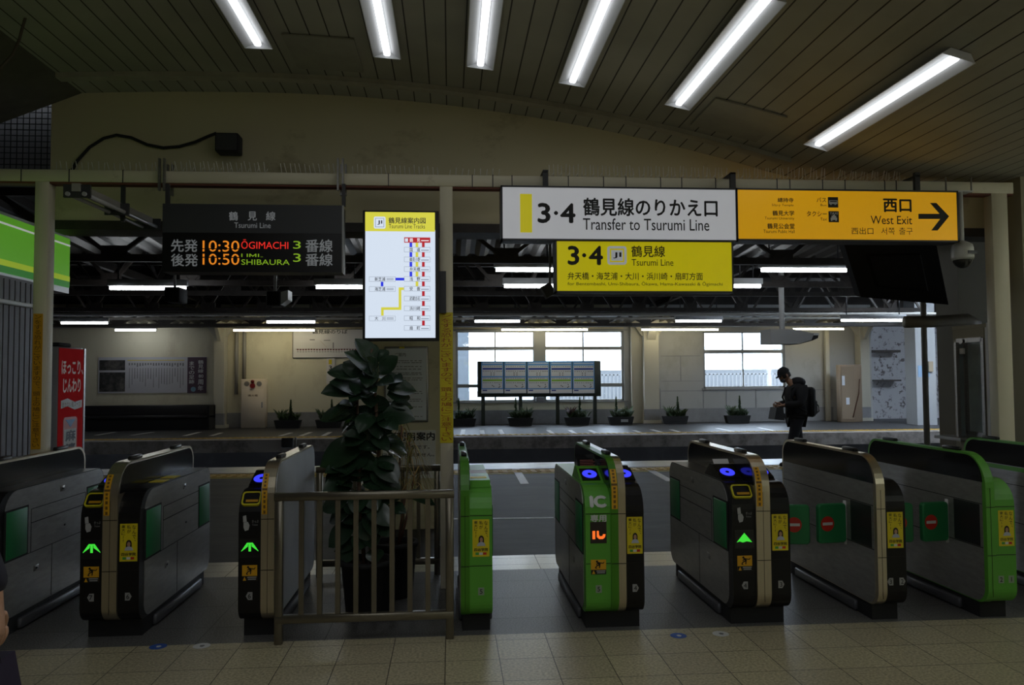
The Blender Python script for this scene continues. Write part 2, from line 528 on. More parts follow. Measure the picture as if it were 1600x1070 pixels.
def px_box(m, px0, py0, px1, py1, Y, t=0.004, back=0.0):
    """a slab facing the viewer: front at Y, thickness t behind it"""
    a = at(px0, py1, Y); b = at(px1, py0, Y)
    return m.box((a[0], Y + back, a[2]), (b[0], Y + back + t, b[2]))


# ------------------------------------------------------------------ floors
Y_T, Y_G, Y_S, Y_P, Y_N = 4.62, 6.14, 6.62, 13.6, 19.45
struct('floor', M().box((-9, -8, -0.3), (9, Y_T, 0)), tile_light, label='beige tiled concourse floor')
struct('floor_granite', M().box((-9, Y_T, -0.3), (9, Y_G, 0)), tile_dark, label='grey granite floor under the gates')
struct('floor_strip', M().box((-9, Y_G, -0.3), (9, Y_S, 0)), tile_strip, label='pale tile strip behind the gates')
struct('floor_platform', M().box((-20, Y_S, -1.2), (24, 12.75, 0)), asphalt, label='near platform asphalt')
struct('floor_edge', M().box((-20, 12.75, -1.2), (24, Y_P, 0.0)), stone, label='near platform edge stones')
struct('floor_tracks', M().box((-22, Y_P, -1.5), (26, Y_N, -1.1)), mat('ballast', (0.02, 0.017, 0.015), 0.95, var=0.4, scale=30), label='track bed')
_fa = stained_mat('far_asphalt', (0.045, 0.045, 0.05), (0.08, 0.08, 0.085), 0.45, 0.5, 1.4, (1, 1, 1), 0.25, 0.3)
_fa.node_tree.nodes['Principled BSDF'].inputs['Specular IOR Level'].default_value = 0.2
struct('floor_far_platform', M().box((-22, Y_N + 0.12, -1.2), (26, 26, -0.002)), _fa, label='far platform asphalt')
struct('floor_far_edge', M().box((-22, Y_N, -0.3), (26, Y_N + 0.55, 0.0)), concrete, label='far platform concrete edge')
struct('ground', M().box((-60, 26, -0.4), (60, 90, -0.2)), mat('yard_ground', (0.16, 0.16, 0.16), 0.9), label='pale ground outside the windows')

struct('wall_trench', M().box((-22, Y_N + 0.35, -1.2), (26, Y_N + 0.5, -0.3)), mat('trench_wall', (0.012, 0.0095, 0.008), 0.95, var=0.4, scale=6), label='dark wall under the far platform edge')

# painted lines and tactile strips
for (n, y0, y1, txt) in (('tactile_paving', 12.22, 12.62, 'yellow tactile strip along the near platform edge'), ('tactile_paving', 19.95, 20.3, 'yellow tactile strip along the far platform edge')):
    m = M().box((-20, y0, 0), (24, y1, 0.004))
    xs = np.arange(-9, 13, 0.15)
    for x in xs:
        m.box((x, y0 + 0.06, 0.004), (x + 0.07, y0 + 0.16, 0.010)); m.box((x, y0 + 0.24, 0.004), (x + 0.07, y0 + 0.33, 0.010))
    tag(m.build(n, tactile), txt, 'tactile paving')
tag(M().box((-20, 12.08, 0), (24, 12.16, 0.003)).build('platform_line', mat('faded_yellow_paint', (0.50, 0.38, 0.04), 0.6, var=0.3, scale=12)), 'thin yellow line painted beside the near tactile strip', 'platform line')


def floor_line(pts, w, label, group=None):
    p, q = (np.array(fl(*a)) for a in pts)
    d = (q - p) / np.linalg.norm(q - p); nrm = np.array([-d[1], d[0], 0]) * w / 2
    V = [p - nrm, q - nrm, q + nrm, p + nrm]
    m = M().add([(*v[:2], 0.0) for v in V] + [(*v[:2], 0.003) for v in V], [(3, 2, 1, 0), (4, 5, 6, 7), (0, 1, 5, 4), (1, 2, 6, 5), (2, 3, 7, 6), (3, 0, 4, 7)])
    o = m.build('painted_line', line_white)
    tag(o, label, 'painted line', group)


floor_line(((806, 733), (820, 756)), 0.12, 'white queue line on the near platform right of the slim green gate')
floor_line(((1010, 731), (1048, 752)), 0.12, 'white queue line on the near platform beside the gate marked 4 and 3')
for k, (a, b) in enumerate((((722, 680), (724, 671)), ((754, 678), (753, 672)), ((786, 680), (781, 671)), ((866, 679), (856, 672)), ((900, 678), (890, 672)), ((933, 677), (921, 672)), ((1007, 678), (990, 672)), ((1040, 677), (1018, 671)), ((1070, 677), (1048, 671)), ((1146, 674), (1120, 669)), ((1210, 673), (1184, 668)))):
    floor_line((a, b), 0.12, 'short white boarding line painted across the far platform', 'boarding lines right of the pillar')
for k, (a, b) in enumerate((((150, 680), (180, 675)), ((205, 680), (240, 675)), ((288, 681), (312, 675)), ((330, 681), (346, 676)), ((438, 681), (455, 676)), ((470, 681), (486, 675)), ((505, 681), (516, 675)))):
    floor_line((a, b), 0.12, 'slanting white boarding line on the far platform left of the rubber plant', 'boarding lines left of the plant')
floor_line(((700, 811), (865, 809)), 0.06, 'thin pale line across the near platform behind the green gate')  # narrow strip, paler than the asphalt around it

# round floor stickers on the beige tiles
for px, py, dk, lab in ((1060, 993, 1, 'round blue floor sticker before the gate marked 4 and 3, right half of the floor'), (1126, 990, 0, 'round white floor sticker on the tiles before the gate marked 4 and 3'), (247, 1010, 1, 'worn blue floor sticker on the left, between the gates marked 7 and 6'), (315, 1009, 0, 'faint white floor sticker on the left tiles beside the worn blue one')):
    c = fl(px, py)
    t = thing('floor_sticker', lab, 'sticker', c)
    M().disc((c[0], c[1], 0.0), 0.047, 'Z', 28).build('disc', ink_blue if dk else ink_white, t)
    mk = M().prism([(c[0] - .006, c[1] - .014), (c[0] + .010, c[1] - .018), (c[0] + .018, c[1] + .002), (c[0] + .006, c[1] + .014), (c[0] - .010, c[1] + .008)], 'Z', 0.001, 0.0018)
    mk.build('mark', ink_white if dk else ink_grey, t)

# ------------------------------------------------------------------ concourse shell
Y_B = 6.15          # bulkhead over the platform opening


KV = 1.193


def zv(x):          # vault height
    x = x / KV
    return 1.5 + KV * (_zv(x) - 1.5)


def _zv(x):
    if x > 2.2:
        return 2.775 + 0.105 * math.exp(-(x - 2.2) * 2.7)
    return 3.36 - 0.0416 * (x + 1.2) ** 2 if x > -1.2 else 3.36 - 0.022 * (x + 1.2) ** 2


xs = list(np.linspace(-2.8, 5.5, 44))
vault = [(x, zv(x)) for x in xs]
m = M().prism(vault + [(x, z + 0.12) for x, z in vault[::-1]], 'Y', -8, Y_B, False)
struct('ceiling', m, ceil_m, label='curved board ceiling')
m = M().prism([(x, z + 0.01) for x, z in vault if x < 2.7] + [(x, z - 0.035) for x, z in vault[::-1] if x < 2.7], 'Y', 5.74, 5.83)
struct('trim_arch', m, mat('trim_paint', (0.36, 0.335, 0.265), 0.6, var=0.15), label='arched cover strip across the ceiling')
for (a, b, c2, d, nm) in ((452, 64, 560, 104, 'trim_patch'), (1100, 170, 1206, 204, 'trim_board')):
    pa = [at(a, d, 5.3), at(c2, b, 5.3)]
    X0, X1 = pa[0][0], pa[1][0]
    q = [(x, zv(x) - 0.004) for x in np.linspace(X0, X1, 5)]
    struct(nm, M().prism(q + [(x, z - 0.012) for x, z in q[::-1]], 'Y', 5.05, 5.6), mat('patch_board', (0.31, 0.30, 0.245), 0.55, var=0.1), label='repair board on the ceiling')
# bulkhead: cream wall hanging over the opening
bx0 = at(80, 200, Y_B)[0]
poly = [(x, z + 0.02) for x, z in vault if x > bx0] + [(5.5, 2.69), (bx0, 2.69)]
poly = [(bx0, zv(bx0) + 0.02)] + poly
struct('wall_front', M().prism(poly, 'Y', Y_B, Y_B + 0.2), cream_wall, label='cream bulkhead wall above the gates')
struct('trim_bulkhead', M().box((bx0, Y_B - 0.02, 2.63), (5.5, Y_B + 0.24, 2.70)), truss_m, label='dark lower edge of the bulkhead')
# left side: soffit, net opening
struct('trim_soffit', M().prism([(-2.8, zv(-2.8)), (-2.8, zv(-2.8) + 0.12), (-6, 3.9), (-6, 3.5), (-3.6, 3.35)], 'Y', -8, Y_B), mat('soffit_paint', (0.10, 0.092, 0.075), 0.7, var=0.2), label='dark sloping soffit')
m = M()
for x in np.arange(-6.0, bx0, 0.045):
    m.box((x, Y_B + 0.05, 3.0), (x + 0.005, Y_B + 0.055, 3.75))
for z in np.arange(3.0, 3.75, 0.045):
    m.box((-6.0, Y_B + 0.05, z), (bx0, Y_B + 0.056, z + 0.006))
tag(m.build('bird_net', mat('net_black', (0.008, 0.008, 0.008), 0.9, spec=0.1)), 'dark wire bird net left of the cream bulkhead', 'net')
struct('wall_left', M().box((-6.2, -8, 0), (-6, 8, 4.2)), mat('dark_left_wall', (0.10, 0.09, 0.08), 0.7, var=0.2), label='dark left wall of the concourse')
struct('wall_rear', M().box((-6.2, -8.2, 0), (6.2, -8, 4.2)), cream_wall, label='concourse wall behind the photographer')
struct('wall_left_platform', M().box((-6.2, 8, 0), (-6, 8.2, 4)), roof_m, label='dark end wall left')

# ------------------------------------------------------------------ gate frame: beam and posts
Y_F = 5.63
bz1, bz0 = at(700, 273, Y_F)[2], at(700, 291, Y_F)[2]
bxr = at(1584, 300, Y_F)[0]
struct('beam', M().rbox((-5.2, Y_F, bz0), (bxr, Y_F + 0.10, bz1), 0.004, 1), frame_paint, label='beige beam over the gates')
struct('trim_beam', M().box((-5.2, Y_F + 0.01, bz0 - 0.014), (bxr, Y_F + 0.09, bz0)), mat('rust_red', (0.16, 0.05, 0.03), 0.7), label='rust red underside of the beam')
for nm, a, b in (('column_1', 49, 71), ('column_2', 687.5, 708), ('column_3', 1558, 1583)):
    xa = at(a, 560, Y_F)[0]; xb = at(b, 560, Y_F)[0]
    struct(nm, M().rbox((xa, Y_F + 0.003, 0), (xb, Y_F + 0.098, bz0), 0.004, 1), frame_paint, label='beige steel post of the gate frame')

# warning tapes on the posts
TAPE = 'ンをする恐れがございますので、頭上の鳩にご注意下さい'
for (a, b, y0, y1, lab) in ((48, 67, 490, 702, 'amber pigeon warning strip with brown writing on the left post'), (687.5, 707.5, 488, 692, 'yellow pigeon warning strip with red writing on the middle post')):
    p = at(a, y1, Y_F - 0.003); q = at(b, y0, Y_F - 0.003)
    t = thing('warning_strip', lab, 'sign', ((p[0] + q[0]) / 2, Y_F, p[2]))
    M().box((p[0], Y_F - 0.0025, p[2]), (q[0], Y_F + 0.0005, q[2])).build('tape', paper_yellow if a > 100 else amber, t)
    mm = M(); v_text(mm, TAPE, p[0] + 0.008, q[0] - 0.008, p[2] + 0.01, q[2] - 0.005, Y_F - 0.0035, 0.004)
    mm.build('lettering', mat('orange_red_ink', (0.42, 0.10, 0.01), 0.5) if a > 100 else mat('brown_ink', (0.16, 0.08, 0.01), 0.5), t)

# ------------------------------------------------------------------ ceiling lamps
def ceiling_lamp(px, py, lab, tilt):
    """open batten with a white V reflector and one bright tube, let against the vault"""
    L = 1.58; lo, hi = 4.4, 5.7
    for _ in range(30):
        ye = (lo + hi) / 2; c = at(px, py, ye)
        lo, hi = (ye, hi) if c[2] < zv(c[0]) - 0.044 else (lo, ye)
    x, z = c[0], c[2]
    t = thing('ceiling_lamp', lab, 'lamp', (x, ye, z), 'fluorescent lamps on the curved ceiling', local=True)
    t.rotation_euler = (0, tilt, 0)
    w = 0.090
    # local: y from 0 (far end) to -L, z up, 0 at the lower rim
    h = M()
    h.prism([(-w - .004, 0), (-w, 0.0), (-0.03, 0.032), (0.03, 0.032), (w, 0), (w + .004, 0), (0.055, 0.040), (-0.055, 0.040)], 'Y', -L, 0)
    h.build('housing', lamp_white, t)
    e = M()
    for y in (-L - 0.003, 0.0):
        e.prism([(-w, -.001), (w, -.001), (0.055, 0.040), (-0.055, 0.040)], 'Y', y, y + 0.003)
    e.build('end_cap', lamp_white, t)
    M().rbox((-0.023, -L + 0.02, 0.002), (0.023, -0.02, 0.032), 0.012, 2).build('tube', glow('lamp_tube', (0.95, 0.98, 1.0), TUBE), t)
    return t


for px, py, lab in ((404.5, 76, 'leftmost ceiling lamp, nearest the black loudspeaker'), (605, 91, 'second ceiling lamp from the left, above the route screen'), (750, 107, 'third ceiling lamp from the left, hanging nearly straight ahead'), (893, 133, 'fourth ceiling lamp from the left, above the white transfer sign'), (1058, 168, 'fifth ceiling lamp from the left, longest in view'), (1274, 231, 'rightmost and lowest ceiling lamp with its near end cap in view')):
    X = at(px, py, 5.25)[0]
    ceiling_lamp(px, py, lab, math.atan(0.0697 * max(0, X + 1.43)))

# ------------------------------------------------------------------ ticket gates
def arc_path(L, z1, r_near, n=10, y0=0.0):
    """front edge of the glass band: from low on the front face up round the near top corner"""
    return [(y0, 0.2), (y0, z1 - r_near)] + [(y0 + r_near - r_near * cos(t), z1 - r_near + r_near * sin(t)) for t in np.linspace(0, pi / 2, n)][1:]


def ad_sticker(par, xc, y, z0, z1, w):
    x0, x1 = xc - w / 2, xc + w / 2; h = z1 - z0
    a = M().box((x0, y - 0.0012, z0), (x1, y + 0.002, z1)).build('advert_sticker', paper_yellow, par)
    m = M()
    yy = y - 0.002
    v_text(m, 'なんで、', x1 - w * .30, x1 - w * .08, z0 + h * .46, z1 - h * .03, yy, 0.004)
    v_text(m, '私が', x0 + w * .40, x0 + w * .62, z0 + h * .74, z1 - h * .03, yy, 0.004)
    v_text(m, '東大に!?', x0 + w * .09, x0 + w * .31, z0 + h * .50, z1 - h * .03, yy, 0.004)
    put_text(m, '四谷学院', x0 + w * .10, x1 - w * .08, z0 + h * .145, z0 + h * .235, yy, 0.02)
    m.build('lettering', ink, a)
    cx = xc + w * .02; cz = z0 + h * .42
    m = M().disc((cx, yy, cz + h * .05), w * .16, 'Y', 16, h * .10); m.box((cx - w * .16, yy - .001, cz - h * .06), (cx + w * .16, yy, cz + h * .05)); m.build('portrait_hair', hair_m, a)
    M().disc((cx, yy - .001, cz + h * .035), w * .095, 'Y', 14, h * .065).build('portrait_face', skin_m, a)
    M().prism([(cx - w * .26, cz - h * .13), (cx + w * .26, cz - h * .13), (cx + w * .18, cz - h * .05), (cx + w * .05, cz - h * .02), (cx - w * .05, cz - h * .02), (cx - w * .18, cz - h * .05)], 'Y', yy - .002, yy - .001).build('portrait_blouse', mat('pale_blouse', (0.45, 0.47, 0.55), 0.6), a)
    for k, mt in enumerate((ink_green, ink_white, ink_red)):
        M().box((x0 + w * (.17 + .23 * k), yy - .0005, z0 + h * .05), (x0 + w * (.37 + .23 * k), yy, z0 + h * .115)).build('logo_tab', mt, a)


def number_tag(par, xc, y, zc, num, point, s=0.022, plain=False):
    m = M()
    if plain:
        m.box((xc - s * .8, y - .001, zc - s), (xc + s * .8, y + .001, zc + s))
    else:
        d = s * 0.75 * point
        m.prism([(xc - d, zc - s), (xc + d * .5, zc - s), (xc + d * 1.25, zc), (xc + d * .5, zc + s), (xc - d, zc + s)], 'Y', y - .001, y + .001)
    a = m.build('number_tag', mat('tag_grey', (0.33, 0.33, 0.33), 0.5) if not plain else mat('tag_green_grey', (0.26, 0.33, 0.24), 0.5), par)
    put_text(M(), num, xc - s * .4, xc + s * .4, zc - s * .62, zc + s * .62, y - .002, 0.01, 'c').build('numeral', ink, a)


def warning_sticker(par, xc, y, z0, z1, w):
    x0, x1 = xc - w / 2, xc + w / 2; h = z1 - z0
    a = M().box((x0, y - .001, z0 + h * .34), (x1, y + .001, z1)).box((x0, y - .0008, z0), (x1, y + .001, z0 + h * .34)).build('caution_sticker', amber, par)
    m = M()
    # stumbling figure
    def P(u, v):
        return (x0 + w * u, y - .002, z0 + h * (.34 + .66 * v))
    m.disc(P(.40, .82), w * .075, 'Y', 12)
    for p, q, r in (((.44, .72), (.62, .48), .06), ((.50, .70), (.82, .62), .035), ((.80, .62), (.88, .78), .03), ((.50, .66), (.34, .52), .035), ((.60, .50), (.40, .40), .045), ((.40, .40), (.28, .16), .04), ((.58, .46), (.56, .14), .04), ((.28, .16), (.40, .12), .03)):
        a0 = np.array(P(*p)); b0 = np.array(P(*q)); d = b0 - a0; d /= np.linalg.norm(d); nn = np.array([-d[2], 0, d[0]]) * w * r
        m.add([a0 - nn, b0 - nn * .8, b0 + nn * .8, a0 + nn], [(0, 1, 2, 3)])
    m.box((x0, y - .0018, z0), (x1, y - .001, z0 + h * .32))
    m.build('figure', ink, a)
    m = M().prism([(x0 + w * .06, z0 + h * .04), (x0 + w * .28, z0 + h * .04), (x0 + w * .17, z0 + h * .28)], 'Y', y - .003, y - .002)
    m.build('triangle', amber, a)
    m = M()
    for u0, u1, v in ((.36, .95, .20), (.40, .92, .08)):
        m.box((x0 + w * u0, y - .0025, z0 + h * v), (x0 + w * u1, y - .002, z0 + h * (v + .07)))
    m.build('caption', mat('tag_grey', (0.33, 0.33, 0.33), 0.5), a)


def blue_reader(par, xc, yc, z, plate):
    sl = math.radians(21)

    def Q(u, v, h):
        return (xc + u, yc + v * cos(sl) - h * sin(sl), z + v * sin(sl) + h * cos(sl))
    a = M().add([Q(u, v, h) for h in (-.012, .003) for u, v in ((-.056, -.075), (.056, -.075), (.056, .075), (-.056, .075))], [(3, 2, 1, 0), (4, 5, 6, 7), (0, 1, 5, 4), (1, 2, 6, 5), (2, 3, 7, 6), (3, 0, 4, 7)]).build('card_reader', plate, par)
    m = M()
    n = 28; V = []
    for r, k in ((.046, 1), (.012, 1)):
        V += [Q(r * cos(t), r * 1.15 * sin(t), .0045) for t in np.linspace(0, 2 * pi, n, False)]
    m.add(V, [(i, (i + 1) % n, n + (i + 1) % n, n + i) for i in range(n)])
    m.build('reader_ring', glow('reader_blue', (0.05, 0.06, 1.0), 1.0), a)
    return a


def gate(label, x0, yn, wl=0.0, wb=0.085, wr=0.0, left=None, right=None, bandl=None, bandr=None, face_l=True, face_r=True, marks=(), L=1.33, far=True, shade=None):
    """x0: left edge, yn: near face. wl/wr: widths of the machine bodies either side of the tall centre band."""
    W = wl + wb + wr
    t = thing('ticket_gate', label, 'ticket gate', (x0, yn, 0), 'ticket gates in a row', local=True)
    ZT, ZB, ZS = 0.845, 0.10, 1.005
    side = shade or steel_dark
    # plinth
    M().box((0.012, 0.09, 0), (W - 0.012, L - 0.09, ZB + 0.01)).build('plinth', black_matt, t)
    for k, s in ((0, -1), (1, 1)):
        xk = 0.006 if s < 0 else W - 0.006
        M().rbox((xk - 0.016, 0.26, 0.008), (xk + 0.016, L - 0.20, 0.07), 0.008, 1).build('kick_bar', mat('kick_grey', (0.11, 0.11, 0.12), 0.45, 0.3), t)
    prof = rrect(0, L, ZB, ZT, (0.09, 0.09, 0.09, 0.15), 7)
    inner = rrect(0.075, L - 0.012, ZB + 0.006, ZT - 0.006, (0.08, 0.085, 0.085, 0.13), 7)

    def body(a, b, mt, outer):
        M().prism(prof, 'X', a, b, False).build('housing', mt, t)
        # horizontal joints across the front
        m = M()
        for z in (0.685, 0.395):
            m.box((a + .001, -0.0008, z), (b - .001, 0.004, z + 0.004))
        m.build('front_joint', black, t)
        xo = a if outer < 0 else b
        sp = M().prism(inner, 'X', xo - 0.004 if outer < 0 else xo - 0.002, xo + 0.002 if outer < 0 else xo + 0.004).build('side_panel', side, t)
        q = xo + outer * 0.0045
        m = M()
        for (y0, y1, z0, z1) in ((0.36, 1.08, 0.615, 0.62), (0.36, 1.08, 0.70, 0.704), (0.36, 0.364, 0.44, 0.70), (1.08, 1.084, 0.44, 0.70), (0.08, L - .02, 0.435, 0.439), (0.62, 0.624, 0.11, 0.435)):
            m.box((q - 0.0008, y0, z0), (q + 0.0008, y1, z1))
        m.build('panel_joint', black_matt, sp)
        m = M()
        for (y, z) in ((0.72, 0.775), (0.40, 0.33)):
            m.rbox((q - 0.002, y, z - 0.018), (q + 0.003, y + 0.06, z + 0.018), 0.002, 1)
        m.build('lock_plate', steel, sp)
        m = M()
        for (y, z) in ((0.72, 0.775), (0.40, 0.33), (0.75, 0.53)):
            m.rbox((q + 0.002, y + 0.02, z - 0.006), (q + 0.0045, y + 0.045, z + 0.006), 0.001, 1)
        m.build('keyhole', black, sp)

    def top(a, b, plate, slot=True):
        """readers and hopper on top of a body"""
        xc = (a + b) / 2
        m = M().prism([(0.15, ZT - .003), (0.40, ZT - .003), (0.40, ZT + .03), (0.17, ZT + .004)], 'X', a + .012, b - .002)
        m.build('reader_console', plate, t)
        return xc

    if wl:
        body(0, wl, left, -1)
    if wr:
        body(W - wr, W, right, 1)
    # tall centre band with dark screens
    bp = rrect(-0.012, L - 0.005, ZB - 0.002, ZS, (0.10, 0.10, 0.11, 0.20), 10)
    xa, xb = wl, wl + wb
    if bandl is not bandr:
        M().prism(bp, 'X', xa, (xa + xb) / 2).build('centre_band', bandl, t)
        M().prism(bp, 'X', (xa + xb) / 2, xb).build('centre_band', bandr, t)
    else:
        bn = M().prism(bp, 'X', xa, xb).build('centre_band', bandl, t)
        m = M().box(((xa + xb) / 2 - .001, -0.0135, 0.15), ((xa + xb) / 2 + .001, -0.011, 0.80)); m.build('band_joint', black, bn)
    m = M()
    for z in (0.685, 0.395):
        m.box((xa + .001, -0.0135, z), (xb - .001, -0.008, z + 0.004))
    m.build('front_joint', black, t)
    zlow = ZT - 0.01
    sp_ = rrect(0.015, L - 0.03, zlow, ZS - 0.014, (0.0, 0.0, 0.10, 0.155), 9)
    for s, xk, flush in ((-1, xa, wl == 0 and face_l), (1, xb, wr == 0 and face_r)):
        scr = M().prism(sp_, 'X', xk - 0.003, xk + 0.003).build('smoked_screen', smoke, t)
        if flush:
            q0, q1 = xk - 0.003, xk + 0.003
            pl = M().prism(rrect(0.02, L - 0.03, ZB + 0.004, zlow, (0.09, 0.09, 0.0, 0.0), 7), 'X', q0, q1).build('side_panel', side, t)
            q = xk + s * 0.0038
            m = M()
            for (y0, y1, z0, z1) in ((0.02, L - .03, 0.70, 0.704), (0.02, L - .03, 0.435, 0.439)):
                m.box((q - .0008, y0, z0), (q + .0008, y1, z1))
            m.build('panel_joint', black_matt, pl)
            M().box((q - .0012, 0.045, 0.442), (q + .0012, 0.29, 0.697)).build('dark_recess', mat('recess_dark', (0.02, 0.02, 0.023), 0.4), pl)
    # sensor bumps along the top edge
    xc = (xa + xb) / 2
    for y in (0.26, 0.98):
        M().rbox((xc - 0.017, y, ZS - 0.004), (xc + 0.017, y + 0.16, ZS + 0.022), 0.009, 2).build('top_sensor', black, t)
    # retracted flaps in the outer sides
    for s, w_ in ((-1, wl), (1, wr)):
        if not w_:
            continue
        xo = 0 if s < 0 else W
        for (y0, y1) in ((0.085, 0.315), (L - 0.27, L - 0.04)):
            rc = M().box((xo - .006, y0 - .012, 0.435), (xo + .006, y1 + .012, 0.735)).build('flap_recess', black_matt, t)
            M().rbox((xo - .009, y0, 0.445), (xo + .009, y1, 0.725), 0.006, 2).build('retracted_flap', flap_green, t)
    # strip sticker that follows the rounded front edge of the band
    if 'strip' in marks:
        path = [(-0.012, z) for z in np.linspace(0.715, 0.805, 4)] + [(0.188 - 0.2 * cos(tt), 0.805 + 0.2 * sin(tt)) for tt in np.linspace(0, 0.75, 8)][1:]
        w0, w1 = xa + wb * .06, xa + wb * .46
        nrm = [(-1, 0)] * 4 + [(-cos(tt), sin(tt)) for tt in np.linspace(0, 0.75, 8)][1:]
        V = []
        for (y, z), (ny, nz) in zip(path, nrm):
            V += [(w0, y + ny * .0015, z + nz * .0015), (w1, y + ny * .0015, z + nz * .0015)]
        Fs = [(2 * i, 2 * i + 1, 2 * i + 3, 2 * i + 2) for i in range(len(path) - 1)]
        st = M().add(V, Fs).build('strip_sticker', amber, t)
        m = M()
        for i in range(len(path) - 1):
            if i == 5:
                k0, k1 = 0.02, 0.98
            else:
                k0, k1 = 0.3, 0.7
            for j in ((0.15, 0.75),):
                y0, z0 = path[i]; y1, z1 = path[i + 1]; ny, nz = nrm[i]
                ya = y0 + (y1 - y0) * j[0]; za = z0 + (z1 - z0) * j[0]; yb = y0 + (y1 - y0) * j[1]; zb = z0 + (z1 - z0) * j[1]
                xl = w0 + (w1 - w0) * k0; xr = w0 + (w1 - w0) * k1
                m.add([(xl, ya + ny * .0025, za + nz * .0025), (xr, ya + ny * .0025, za + nz * .0025), (xr, yb + ny * .0025, zb + nz * .0025), (xl, yb + ny * .0025, zb + nz * .0025)], [(0, 1, 2, 3)])
        m.build('strip_lettering', mat('brown_ink', (0.16, 0.08, 0.01), 0.5), st)
    return t, W, xa, xb


def ticket_slot(t, xa, xb):
    """yellow framed slot on the rounded front corner"""
    xc = (xa + xb) / 2; w = min(0.062, (xb - xa) * 0.42)
    a = math.radians(50)

    def P(u, v, d):         # u across, v up the slope, d outwards
        y0, z0 = 0.040, 0.795
        return (xc + u, y0 + v * cos(a) - d * sin(a), z0 + v * sin(a) + d * cos(a))
    V = []; n = 16
    outer = rrect(-w, w, -0.045, 0.045, 0.018, 3); inn = rrect(-w + .009, w - .009, -0.036, 0.036, 0.012, 3)
    k = len(outer)
    V = [P(u, v, .012) for u, v in outer] + [P(u, v, .012) for u, v in inn] + [P(u, v, -.01) for u, v in outer]
    Fs = [(i, (i + 1) % k, k + (i + 1) % k, k + i) for i in range(k)] + [(i, 2 * k + i, 2 * k + (i + 1) % k, (i + 1) % k) for i in range(k)]
    fr = M().add(V, Fs).build('ticket_slot', mat('slot_yellow', (0.62, 0.55, 0.02), 0.35), t)
    M().add([P(u, v, .008) for u, v in inn], [tuple(range(k))]).build('slot_mouth', black, fr)
    M().add([P(-w * .55, -.026, .013), P(w * .75, -.026, .013), P(w * .75, -.010, .013), P(-w * .55, -.010, .013)], [(0, 1, 2, 3)]).build('slot_insert', mat('slot_amber', (0.55, 0.28, 0.01), 0.4), fr)


def hand_mark(t, xc, zc):
    """white ticket-and-hand pictogram with its caption"""
    y = -0.001
    m = M()
    m.prism([(xc - .040, zc + .045), (xc - .022, zc + .050), (xc - .018, zc + .012), (xc - .038, zc + .010)], 'Y', y - .001, y)
    m.prism([(xc - .036, zc + .008), (xc - .012, zc + .012), (xc - .002, zc - .008), (xc - .008, zc - .034), (xc - .028, zc - .040), (xc - .036, zc - .020)], 'Y', y - .001, y)
    p = m.build('hand_pictogram', mat('dim_white', (0.42, 0.42, 0.42), 0.5), t)
    m = M()
    put_text(m, 'きっぷ', xc + .012, xc + .048, zc + .006, zc + .022, y - .001, 0.004)
    put_text(m, 'Ticket', xc + .012, xc + .044, zc - .010, zc - .001, y - .001)
    m.build('caption', mat('tag_grey', (0.33, 0.33, 0.33), 0.5), p)


def arrow_display(t, xc, zc, kind):
    w = 0.048
    d = M().box((xc - .058, -.0008, zc - .06), (xc + .058, .002, zc + .05)).build('lane_display', smoke, t)
    m = M(); y = -.0015
    if kind == 'split':
        m.prism([(xc - w, zc - .022), (xc - w * .3, zc + .03), (xc + w * .28, zc + .03), (xc + w * .28, zc + .028), (xc - w * .05, zc + .012), (xc - w, zc - .022)][:0] or [(xc - w, zc - .020), (xc - w * .34, zc + .026), (xc - w * .20, zc + .026), (xc - w * .22, zc + .004), (xc - w, zc - .024)], 'Y', y, y + .0008)
        m.prism([(xc + w, zc - .020), (xc + w * .34, zc + .026), (xc + w * .20, zc + .026), (xc + w * .22, zc + .004), (xc + w, zc - .024)], 'Y', y, y + .0008)
        m.box((xc - w * .15, y, zc - .024), (xc + w * .15, y + .0008, zc + .026))
        m.box((xc - w * .34, y, zc + .018), (xc + w * .34, y + .0008, zc + .026))
    else:
        m.prism([(xc - w, zc - .024), (xc - w * .6, zc - .018), (xc - w * .2, zc - .025), (xc + w * .3, zc - .018), (xc + w, zc - .024), (xc, zc + .032)], 'Y', y, y + .0008)
    m.build('green_arrow', glow('arrow_green', (0.06, 0.85, 0.05), 0.8), d)


